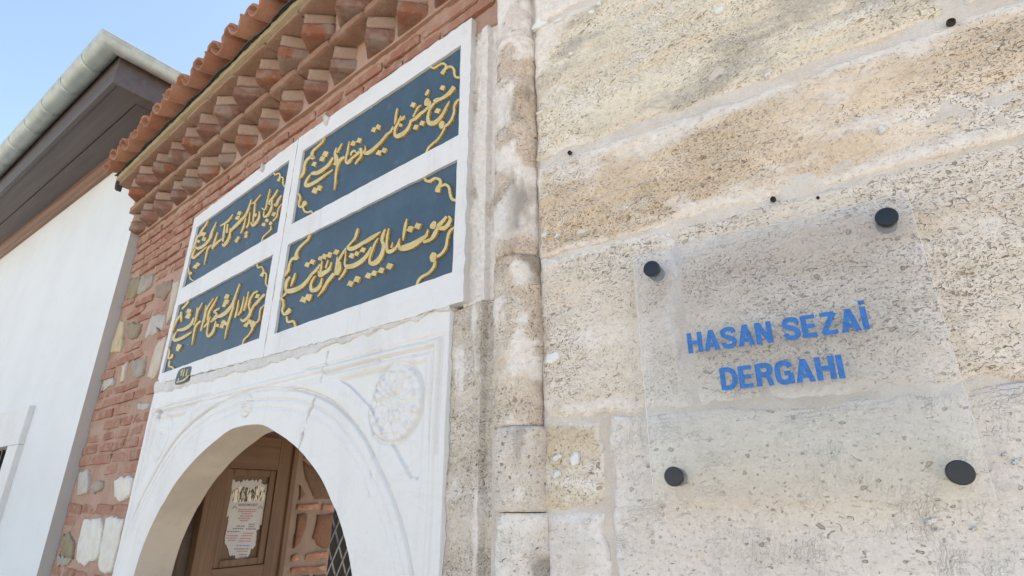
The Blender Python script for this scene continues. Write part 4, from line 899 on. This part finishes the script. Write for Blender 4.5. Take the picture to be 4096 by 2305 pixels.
u = UL-.01
while u < UE:
    L = random.uniform(.19, .25)
    brick('string_brick', (u+L/2, -.084+.06, 3.197+random.gauss(0, .0015)), (L, .12, .036), M['course'], cn, ry=random.gauss(0, .006)); u += L+.006
u = UL-.02
while u < UE:
    L = random.uniform(.2, .27)
    brick('eave_brick', (u+L/2, -.166+.06, 3.342+random.gauss(0, .001)), (L, .12, .022), M['course'], cn, ry=random.gauss(0, .005)); u += L+.004
# tan bed under the tiles and the felt edge
n = 700; us = np.linspace(UL-.03, UE, n); V = []; F = []
for i, uu in enumerate(us):
    a = .004*float(fbm(np.array(uu), np.array(1.0), 30, 4, 140)); b = .004*float(fbm(np.array(uu), np.array(7.0), 34, 4, 143))
    V += [(uu, .20, 3.354), (uu, -.160, 3.354+b*.5), (uu, -.178+a, 3.360), (uu, -.180+a*1.6, 3.378), (uu, -.178+b, 3.3925), (uu, .20, 3.3925)]
for i in range(n-1):
    for k in range(5): F.append([i*6+k, i*6+k+1, (i+1)*6+k+1, (i+1)*6+k])
F += [[0, 5, 4, 3, 2, 1], [(n-1)*6+k for k in range(6)]]
F = [f[::-1] for f in F]
mesh('tan_mortar_bed', V, F, M['band'], cn, smooth=False)
V = []; F = []
for i, uu in enumerate(us):
    a = .004*math.sin(uu*23)*float(1+vn(uu, 2, 9, 150))+.003*float(vn(uu, 1, 40, 151)); b = .003*float(vn(uu, 3, 14, 152))
    V += [(uu, .1, 3.3935), (uu, -.184+a, 3.3935+b*.4), (uu, -.190+a, 3.389+b*.4), (uu, -.1915+a, 3.3945+b*.4), (uu, -.186+a, 3.399+b*.4), (uu, .1, 3.3990)]
for i in range(n-1):
    for k in range(5): F.append([i*6+k, i*6+k+1, (i+1)*6+k+1, (i+1)*6+k])
F = [f[::-1] for f in F]
mesh('felt_edge', V, F, M['felt'], cn)
lump('felt_flap', [(UL-.045, 3.395), (UL-.03, 3.40), (UL-.01, 3.36), (UL-.005, 3.31), (UL-.018, 3.30), (UL-.035, 3.34)], -.165, .012, M['felt'], cn, jit=.001)

# ================================================================== tiled roof of the lodge
tr_ = root('tiled_roof', 'red barrel tile roof edge above the brick cornice', 'roof', FP, -1.4, 3.4)
SL = math.radians(17)
def tile_mesh(r0, r1, L, t, cover, seed):
    n = 12; V = []; F = []; rr = random.Random(seed)
    A = np.linspace(-math.pi*.47, math.pi*.47, n)
    for r_, yv in ((r0, 0), (r0*.6+r1*.4, L*.4), (r1, L)):
        for q in (r_, r_-t):
            for a in A: V.append((q*math.sin(a)*(1+rr.uniform(-.02, .02)), yv+rr.uniform(-.003, .003)*(yv == 0), (q*math.cos(a)-r_*.12) if cover else (-q*math.cos(a)+r_)))
    for k in range(2):
        for lay in (0, 1):
            b = (k*2+lay)*n; c = ((k+1)*2+lay)*n
            for i in range(n-1):
                f = [b+i, b+i+1, c+i+1, c+i]; F.append(f if lay == 0 else f[::-1])
    for b in (0, 4*n):
        for i in range(n-1): F.append([b+i, b+n+i, b+n+i+1, b+i+1])
    for e in (0, n-1):
        for k in range(2): F.append([k*2*n+e, (k*2+1)*n+e, (k*2+3)*n+e, (k*2+2)*n+e])
    me = bpy.data.meshes.new('tile'); me.from_pydata(V, [], F); me.materials.append(M['tile'])
    bm = bmesh.new(); bm.from_mesh(me); bmesh.ops.recalc_face_normals(bm, faces=bm.faces); bm.to_mesh(me); bm.free()
    for p_ in me.polygons: p_.use_smooth = True
    return me
COV = [tile_mesh(.070, .056, .42, .010, True, k) for k in range(4)]; PAN = [tile_mesh(.060, .070, .42, .010, False, k+9) for k in range(4)]
off = OFF[tr_.name]; i = 0; u = UL-.02
while u < UE:
    for row in range(3):
        yb = -.232+row*.34*math.cos(SL); zb = 3.402+row*.34*math.sin(SL)
        for nm, arr, du, dz, dy in (('pan_tile', PAN, 0, 0, -.012), ('cover_tile', COV, .0785, .034, -.004)):
            o = new_obj(nm, random.choice(arr), tr_)
            o.location = (u+du+random.gauss(0, .004)-off[0], yb+dy+random.gauss(0, .007), zb+dz+random.gauss(0, .003)-off[2])
            o.rotation_euler = (SL+random.gauss(0, .012), random.gauss(0, .05), random.gauss(0, .018))
    u += .157
V, F = boxvf(UL+.01, UE, -.15, 3.0, 0, .03); V = np.array(V); V[:, 2] = V[:, 2]+3.37+(V[:, 1]+.15)*math.tan(SL)
mesh('roof_deck', V, F, M['dark'], tr_)

# ================================================================== white house (left)
wh = root('white_house', 'white rendered house with brown wooden eave and zinc gutter, left of the brickwork', 'house', FH, UHC-2)
LE = UHC-7.0
wu1, wz1 = FH.px(118, 1622, -.03); _, wzl = FH.px(20, 1786, -.03); wi, _ = FH.px(26, 1795, -.03)
WL = wu1-1.35; WI0, WI1, WZ0, WZ1 = WL+.19, wi, .75, wzl
plate('wall', [(LE, 0), (UHC-.0002, 0), (UHC-.0002, 3.80), (LE, 3.80)], [[(WL+.06, .70), (wu1-.06, .70), (wu1-.06, wz1-.06), (WL+.06, wz1-.06)]], 0, .25, M['white'], wh)
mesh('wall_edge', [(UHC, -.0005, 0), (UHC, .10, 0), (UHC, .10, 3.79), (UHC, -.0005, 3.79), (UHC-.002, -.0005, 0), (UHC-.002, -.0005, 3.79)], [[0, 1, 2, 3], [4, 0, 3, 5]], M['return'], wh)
mesh('side_wall', *boxvf(UHC-.25, UHC-.003, .251, 6.0, 0, 3.80), M['white'], wh)
wn = box('window', (WL+.06, wu1-.06, .16, .17, .70, wz1-.06), M['dark'], wh)
box('window_head', (WL, wu1, -.030, .10, WZ1+.001, wz1), M['wframe'], wn, .003)
box('window_jamb', (WI1, wu1-.0012, -.0285, .10, WZ0, WZ1), M['wframe'], wn, .003); box('window_jamb', (WL+.0012, WI0, -.0285, .10, WZ0, WZ1), M['wframe'], wn, .003)
box('window_sill', (WL-.03, wu1+.03, -.06, .10, .68, WZ0-.001), M['wframe'], wn, .004)
x = WI1-.035
while x > WI0: box('window_bar', (x-.006, x+.006, .04, .052, WZ0, WZ1), M['iron'], wn); x -= .085
for zz in np.arange(WZ0+.12, WZ1, .16): box('window_bar', (WI0, WI1, .0525, .0645, zz-.006, zz+.006), M['iron'], wn)
# eave: moulding, soffit boards, fascia, gutter, front run and return
ZS = 3.80; OV = .345; OR = .235
def run(prof, name, mat, parent=None, smooth=False):
    """profile (outset o, z): front run along -y and the return along +u, mitred at the corner"""
    pts = [(LE, 0), (0, 0), (0, 1)]; V = []; F = []; m = len(prof)
    for o_, z_ in prof: V.append((LE, -o_, z_))
    for o_, z_ in prof: V.append((UHC+o_*OR/OV, -o_, z_))
    for o_, z_ in prof: V.append((UHC+o_*OR/OV, 5.8, z_))
    for k in range(2):
        for i in range(m-1): F.append([k*m+i, (k+1)*m+i, (k+1)*m+i+1, k*m+i+1])
    return mesh(name, V, F, mat, parent or wh, smooth)
run([(.002, 3.715), (.022, 3.720), (.030, 3.735), (.024, 3.748), (.036, 3.756), (.052, 3.775), (.060, 3.7985)], 'eave_moulding', M['moulding'])
run([(.058, ZS-.0008), (.176, ZS-.0008), (.180, ZS+.006)], 'soffit_board', M['soffit'])
run([(.183, ZS+.006), (.187, ZS-.0015), (.318, ZS-.0015), (.321, ZS+.006)], 'soffit_board', M['soffit'])
run([(.02, ZS+.008), (.34, ZS+.008)], 'soffit_backing', M['soffit'])
run([(.322, ZS+.01), (.322, ZS-.012), (OV, ZS-.012), (OV, 4.03)], 'fascia_board', M['soffit'])
gp = [(OV+.003+.062-.062*math.cos(a)*1.0, 4.005-.066*math.sin(a)) for a in np.linspace(0, math.pi, 15)]
gb = gp[-1]; gp = gp+[(gb[0]+.006, gb[1]+.004), (gb[0]+.002, gb[1]+.010), (gb[0]-.006, gb[1]+.004)]
gp2 = [(a, b) for a, b in gp]
gt = run(gp2, 'gutter', M['zinc'], smooth=True)
sp_ = [(OV+.003+.062-.0645*math.cos(a), 4.005-.0685*math.sin(a)) for a in np.linspace(0.1, math.pi, 15)]
def strap(pos, front=True):
    V = []; F = []; m = len(sp_)
    for d in (-.011, .011):
        for o_, z_ in sp_: V.append((pos+d, -o_, z_) if front else (UHC+o_*OR/OV, pos+d, z_))
    for i in range(m-1): F.append([i, m+i, m+i+1, i+1] if front else [i, i+1, m+i+1, m+i])
    return mesh('gutter_strap', V, F, M['zinc'], gt, smooth=True)
for k in range(12): strap(UHC+.02-.33*k)
for k in range(8): strap(.02+.55*k, False)
V = [(LE, -.40, 4.01), (UHC+.27, -.40, 4.01), (UHC+.27, 6, 4.01), (LE, 6, 4.01), (LE, 2.8, 4.9), (UHC-2.5, 2.8, 4.9)]
mesh('roof', V, [[0, 1, 5, 4], [1, 2, 5], [2, 3, 4, 5], [0, 3, 2, 1], [0, 4, 3]], M['tile'], wh)

# ================================================================== passage behind the arch
iw = root('passage_wall', 'brick and stone side wall inside the doorway, right of the open door leaf', 'wall', FI, .4)
ZI = zoomer(650, 1650, 800/1771)
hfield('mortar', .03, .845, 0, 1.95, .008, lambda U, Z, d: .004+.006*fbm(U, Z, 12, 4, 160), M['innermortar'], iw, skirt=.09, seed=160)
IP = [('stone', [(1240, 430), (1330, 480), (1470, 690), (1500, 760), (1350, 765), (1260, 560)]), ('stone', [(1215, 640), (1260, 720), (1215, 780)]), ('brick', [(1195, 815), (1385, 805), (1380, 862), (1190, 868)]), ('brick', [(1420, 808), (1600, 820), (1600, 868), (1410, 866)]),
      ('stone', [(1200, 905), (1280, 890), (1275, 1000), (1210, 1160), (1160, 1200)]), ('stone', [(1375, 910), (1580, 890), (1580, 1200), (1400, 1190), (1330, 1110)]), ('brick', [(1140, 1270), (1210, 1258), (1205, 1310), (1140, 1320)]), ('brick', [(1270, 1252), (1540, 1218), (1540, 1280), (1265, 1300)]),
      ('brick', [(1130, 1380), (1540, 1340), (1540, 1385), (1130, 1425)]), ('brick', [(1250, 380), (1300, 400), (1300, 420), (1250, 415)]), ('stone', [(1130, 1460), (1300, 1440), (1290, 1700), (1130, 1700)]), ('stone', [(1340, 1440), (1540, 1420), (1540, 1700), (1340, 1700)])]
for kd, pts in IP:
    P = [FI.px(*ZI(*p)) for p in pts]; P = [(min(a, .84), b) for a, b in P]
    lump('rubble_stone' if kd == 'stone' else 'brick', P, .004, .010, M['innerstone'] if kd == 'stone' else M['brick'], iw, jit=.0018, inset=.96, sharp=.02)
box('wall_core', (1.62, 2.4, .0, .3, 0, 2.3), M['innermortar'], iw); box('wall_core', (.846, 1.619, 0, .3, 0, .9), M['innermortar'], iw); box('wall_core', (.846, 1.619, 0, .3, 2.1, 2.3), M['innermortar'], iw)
box('window_back', (.84, 1.63, .31, .33, .8, 2.2), M['dark'], iw)
il = root('iron_lattice', 'iron lattice grille in the passage wall seen through the arch', 'grille', FI, 1.22, .9)
a, zA = FI.px(*ZI(1560, 1170), .05); b, zB = FI.px(*ZI(1650, 1170), .05); _, zC = FI.px(*ZI(1595, 1305), .05)
dwx = max(.06, abs(b-a)); dh = max(.06, 2*abs(zA-zC)); 
def flat(p, q, y, name='lattice_bar', wd=.0055, t=.004):
    p, q = np.array(p), np.array(q); d = (q-p)/np.hypot(*(q-p)); nrm = np.array([-d[1], d[0]])*wd
    c = [p+nrm, q+nrm, q-nrm, p-nrm]
    V = [(k[0], y, k[1]) for k in c]+[(k[0], y+t, k[1]) for k in c]
    F = [[0, 3, 2, 1], [4, 5, 6, 7], [0, 1, 5, 4], [1, 2, 6, 5], [2, 3, 7, 6], [3, 0, 4, 7]]
    return mesh(name, V, F, M['ironl'], il)
u0_, u1_, z0_, z1_ = .85, 1.61, .9, 2.1
def clip_line(u, z, sl):
    t0 = u0_; t1 = u1_; za, zb_ = z+sl*(t0-u), z+sl*(t1-u)
    pts = []
    def at(zv): return u+(zv-z)/sl
    lo, hi = sorted((at(z0_), at(z1_))); a_, b_ = max(t0, lo), min(t1, hi)
    return ((a_, z+sl*(a_-u)), (b_, z+sl*(b_-u))) if b_-a_ > .03 else None
slp = dh/dwx
for k in range(-30, 60):
    for sg_, y in ((1, .045), (-1, .0495)):
        c = clip_line(a+k*dwx, zA, sg_*slp)
        if c: flat(c[0], c[1], y)
flat((u0_, z0_), (u1_, z0_), .04, 'lattice_frame', .012, .02); flat((u0_+.0, z0_), (u0_, z1_), .0405, 'lattice_frame', .008, .02); flat((u0_, z1_), (u1_, z1_), .04, 'lattice_frame', .012, .02)
# passage ceiling and floor
ps = root('passage_ceiling', 'dark brick lintel and ceiling just inside the doorway', 'ceiling', FP, -1.6, 2.0)
box('ceiling', (-2.75, -.45, .128, 1.45, 1.952, 2.019), M['brick'], ps)
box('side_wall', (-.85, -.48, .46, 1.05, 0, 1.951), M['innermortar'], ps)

# ================================================================== door leaf and poster
dr = root('wooden_door', 'brown stained panelled door leaf standing open inside the arch', 'door', FD, 0)
def DP_(x, y, yo=0): return FD.px(*ZI(x, y), yo)
uF, zt_ = DP_(1165, 345); _, zt_ = DP_(1000, 222); uS, zp = DP_(1018, 512); _, zpb = DP_(880, 1345); zpb = min(zpb, zp-.2)
uL2 = .085; T_ = .042
box('stile', (0, uL2, 0, T_, .02, zt_), M['door'], dr, .002); box('stile', (uS+.002, uF, 0, T_, .02, zt_-.0005), M['door'], dr, .002)
box('rail', (uL2+.0005, uS+.0015, .0005, T_-.001, zp, zt_-.001), M['doorx'], dr, .002); box('rail', (uL2+.0005, uS+.0015, .0005, T_-.001, zpb-.11, zpb), M['doorx'], dr, .002); box('rail', (uL2+.0005, uS+.0015, .0005, T_-.001, .03, .22), M['doorx'], dr, .002)
for za, zb_ in ((zpb, zp), (.22, zpb-.11)):
    pn = box('panel', (uL2+.0005, uS+.0015, .018, T_-.006, za+.0005, zb_-.0005), M['door'], dr)
    w_ = .030
    for nm, b_ in (('panel_moulding', (uL2+.001, uL2+w_, .006, .019, za+.001, zb_-.001)), ('panel_moulding', (uS-w_, uS+.001, .006, .019, za+.001, zb_-.001)), ('panel_moulding', (uL2+w_+.0002, uS-w_-.0002, .0062, .019, zb_-w_, zb_-.001)), ('panel_moulding', (uL2+w_+.0002, uS-w_-.0002, .0062, .019, za+.001, za+w_))):
        box(nm, b_, M['door'], pn, .004)
box('edge_cover', (uF-.004, uF+.022, -.012, T_+.004, .02, zt_+.004), M['door'], dr, .004)
M['paper'] = plain('poster_paper', (.44, .445, .44), .7, 0, .5, 14, .0004, .3, (.36, .37, .375))
s = N('poster_photograph'); o = s.obj(); v = s.scale(o, (90, 90, 22)); a = s.noise(v, 1.0, 4, .6, 1.0); b = s.noise(o, 26, 3, .5)
c = s.mix(s.ss(a, .46, .56), (.62, .60, .52), (.05, .05, .045)); c = s.mix(s.ss(b, .58, .66), c, (.66, .62, .40)); s.bsdf(c, .6); M['photo'] = s.m
M['inkred'] = plain('red_ink', (.36, .19, .18), .7); M['inkblack'] = plain('black_ink', (.16, .16, .17), .7); M['inkblue'] = plain('blue_ink', (.15, .24, .38), .7)
PY = .0155
po = root('torn_poster', 'torn white paper notice with photo and small print stuck on the door', 'poster', FD, .2, 1.5)
ZP = zoomer(900, 1850, 200/637)
PP = [(90,230),(110,215),(140,250),(185,235),(200,262),(240,215),(260,240),(280,215),(310,240),(350,215),(375,240),(400,215),(415,260),(445,210),(470,225),(460,260),(510,290),(540,270),(530,380),(520,490),(490,600),(480,720),(485,815),(440,790),(440,840),(400,870),(400,960),(385,1060),(360,1100),(330,1090),(320,1160),(290,1210),(260,1190),(230,1240),(150,1290),(125,1250),(130,1180),(60,1190),(40,1100),(0,1030),(0,950),(20,860),(40,760),(50,680),(20,700),(35,600),(60,480),(80,380)]
pp = dens([FD.px(*ZP(*p), PY) for p in PP], .004, .0009)
sh_ = plate('paper', pp, [], PY, PY+.0016, M['paper'], po)
plate('photo_print', [FD.px(*ZP(*p), PY) for p in [(88, 385), (100, 510), (240, 500), (400, 488), (500, 485), (518, 330), (440, 290), (330, 330), (200, 300), (110, 350)]], [], PY-.0006, PY, M['photo'], sh_)
def pline(x0, x1, y, hgt, mat, body, sk=0.0):
    a, z_ = FD.px(*ZP(x0, y), PY); b, z2 = FD.px(*ZP(x1, y+sk), PY); _, zt2 = FD.px(*ZP(x0, y-hgt), PY)
    text_mesh(body, 'print_line', sh_, a, b, z_, zt2, PY-.0007, mat, .012)
pline(168, 410, 556, 34, M['inkblack'], 'BAŞVURULARIMIZ BAŞLADI')
lx = [(170, 400, 606, 'r'), (165, 395, 632, 'r'), (210, 345, 660, 'r'), (190, 355, 690, 'r'), (168, 325, 720, 'r'), (190, 295, 748, 'r'), (145, 250, 818, 'k'), (100, 230, 850, 'k'), (30, 195, 888, 'k'), (300, 380, 795, 'k'), (300, 375, 825, 'k'), (268, 392, 855, 'k'),
      (25, 170, 940, 'r'), (15, 150, 970, 'r'), (40, 125, 1000, 'r'), (230, 365, 908, 'r'), (210, 350, 940, 'r'), (190, 338, 975, 'r'), (170, 335, 1010, 'r'), (142, 315, 1066, 'b'), (115, 305, 1108, 'k'), (150, 290, 1140, 'r'), (178, 272, 1180, 'k'), (172, 265, 1214, 'r')]
M['k'] = M['inkblack']; M['r'] = M['inkred']; M['b'] = M['inkblue']
M['dashr'] = None
def dashes(x0, x1, y, mat):
    V = []; F = []; x = x0
    while x < x1:
        L = random.uniform(8, 26); e = min(x+L, x1)
        p = [FD.px(*ZP(*q), PY) for q in [(x, y), (e, y), (e, y-15), (x, y-15)]]
        b = len(V); V += [(q[0], PY-.0006, q[1]) for q in p]; F.append([b, b+1, b+2, b+3]); x = e+random.uniform(4, 8)
    mesh('print_line', V, F, mat, sh_)
for x0, x1, y, k in lx: dashes(x0, x1, y, M[k])
for cx in (122, 450):
    for r in (30, 20):
        arcp = [FD.px(*ZP(cx+r*math.cos(t), 590-r*1.3*math.sin(t)), PY) for t in np.linspace(0, math.pi, 12)]
        arcq = [FD.px(*ZP(cx+(r-5)*math.cos(t), 590-(r-5)*1.3*math.sin(t)), PY) for t in np.linspace(0, math.pi, 12)]
        V = [(p[0], PY-.0006, p[1]) for p in arcp]+[(p[0], PY-.0006, p[1]) for p in arcq]
        mesh('print_emblem', V, [[i, i+1, 13+i, 12+i] for i in range(11)], M['inkblack'], sh_)

# ================================================================== courtyard wall beyond the passage
cw = root('courtyard_wall', 'pale plastered courtyard wall far behind the doorway passage', 'wall', FP, -1.5, y0=5.5)
box('wall', (-3.4, 2.2, 5.5, 5.7, 0, 2.3), M['jambplaster'], cw, .01)
box('coping', (-3.43, 2.23, 5.47, 5.73, 2.302, 2.38), M['tile'], cw, .01)
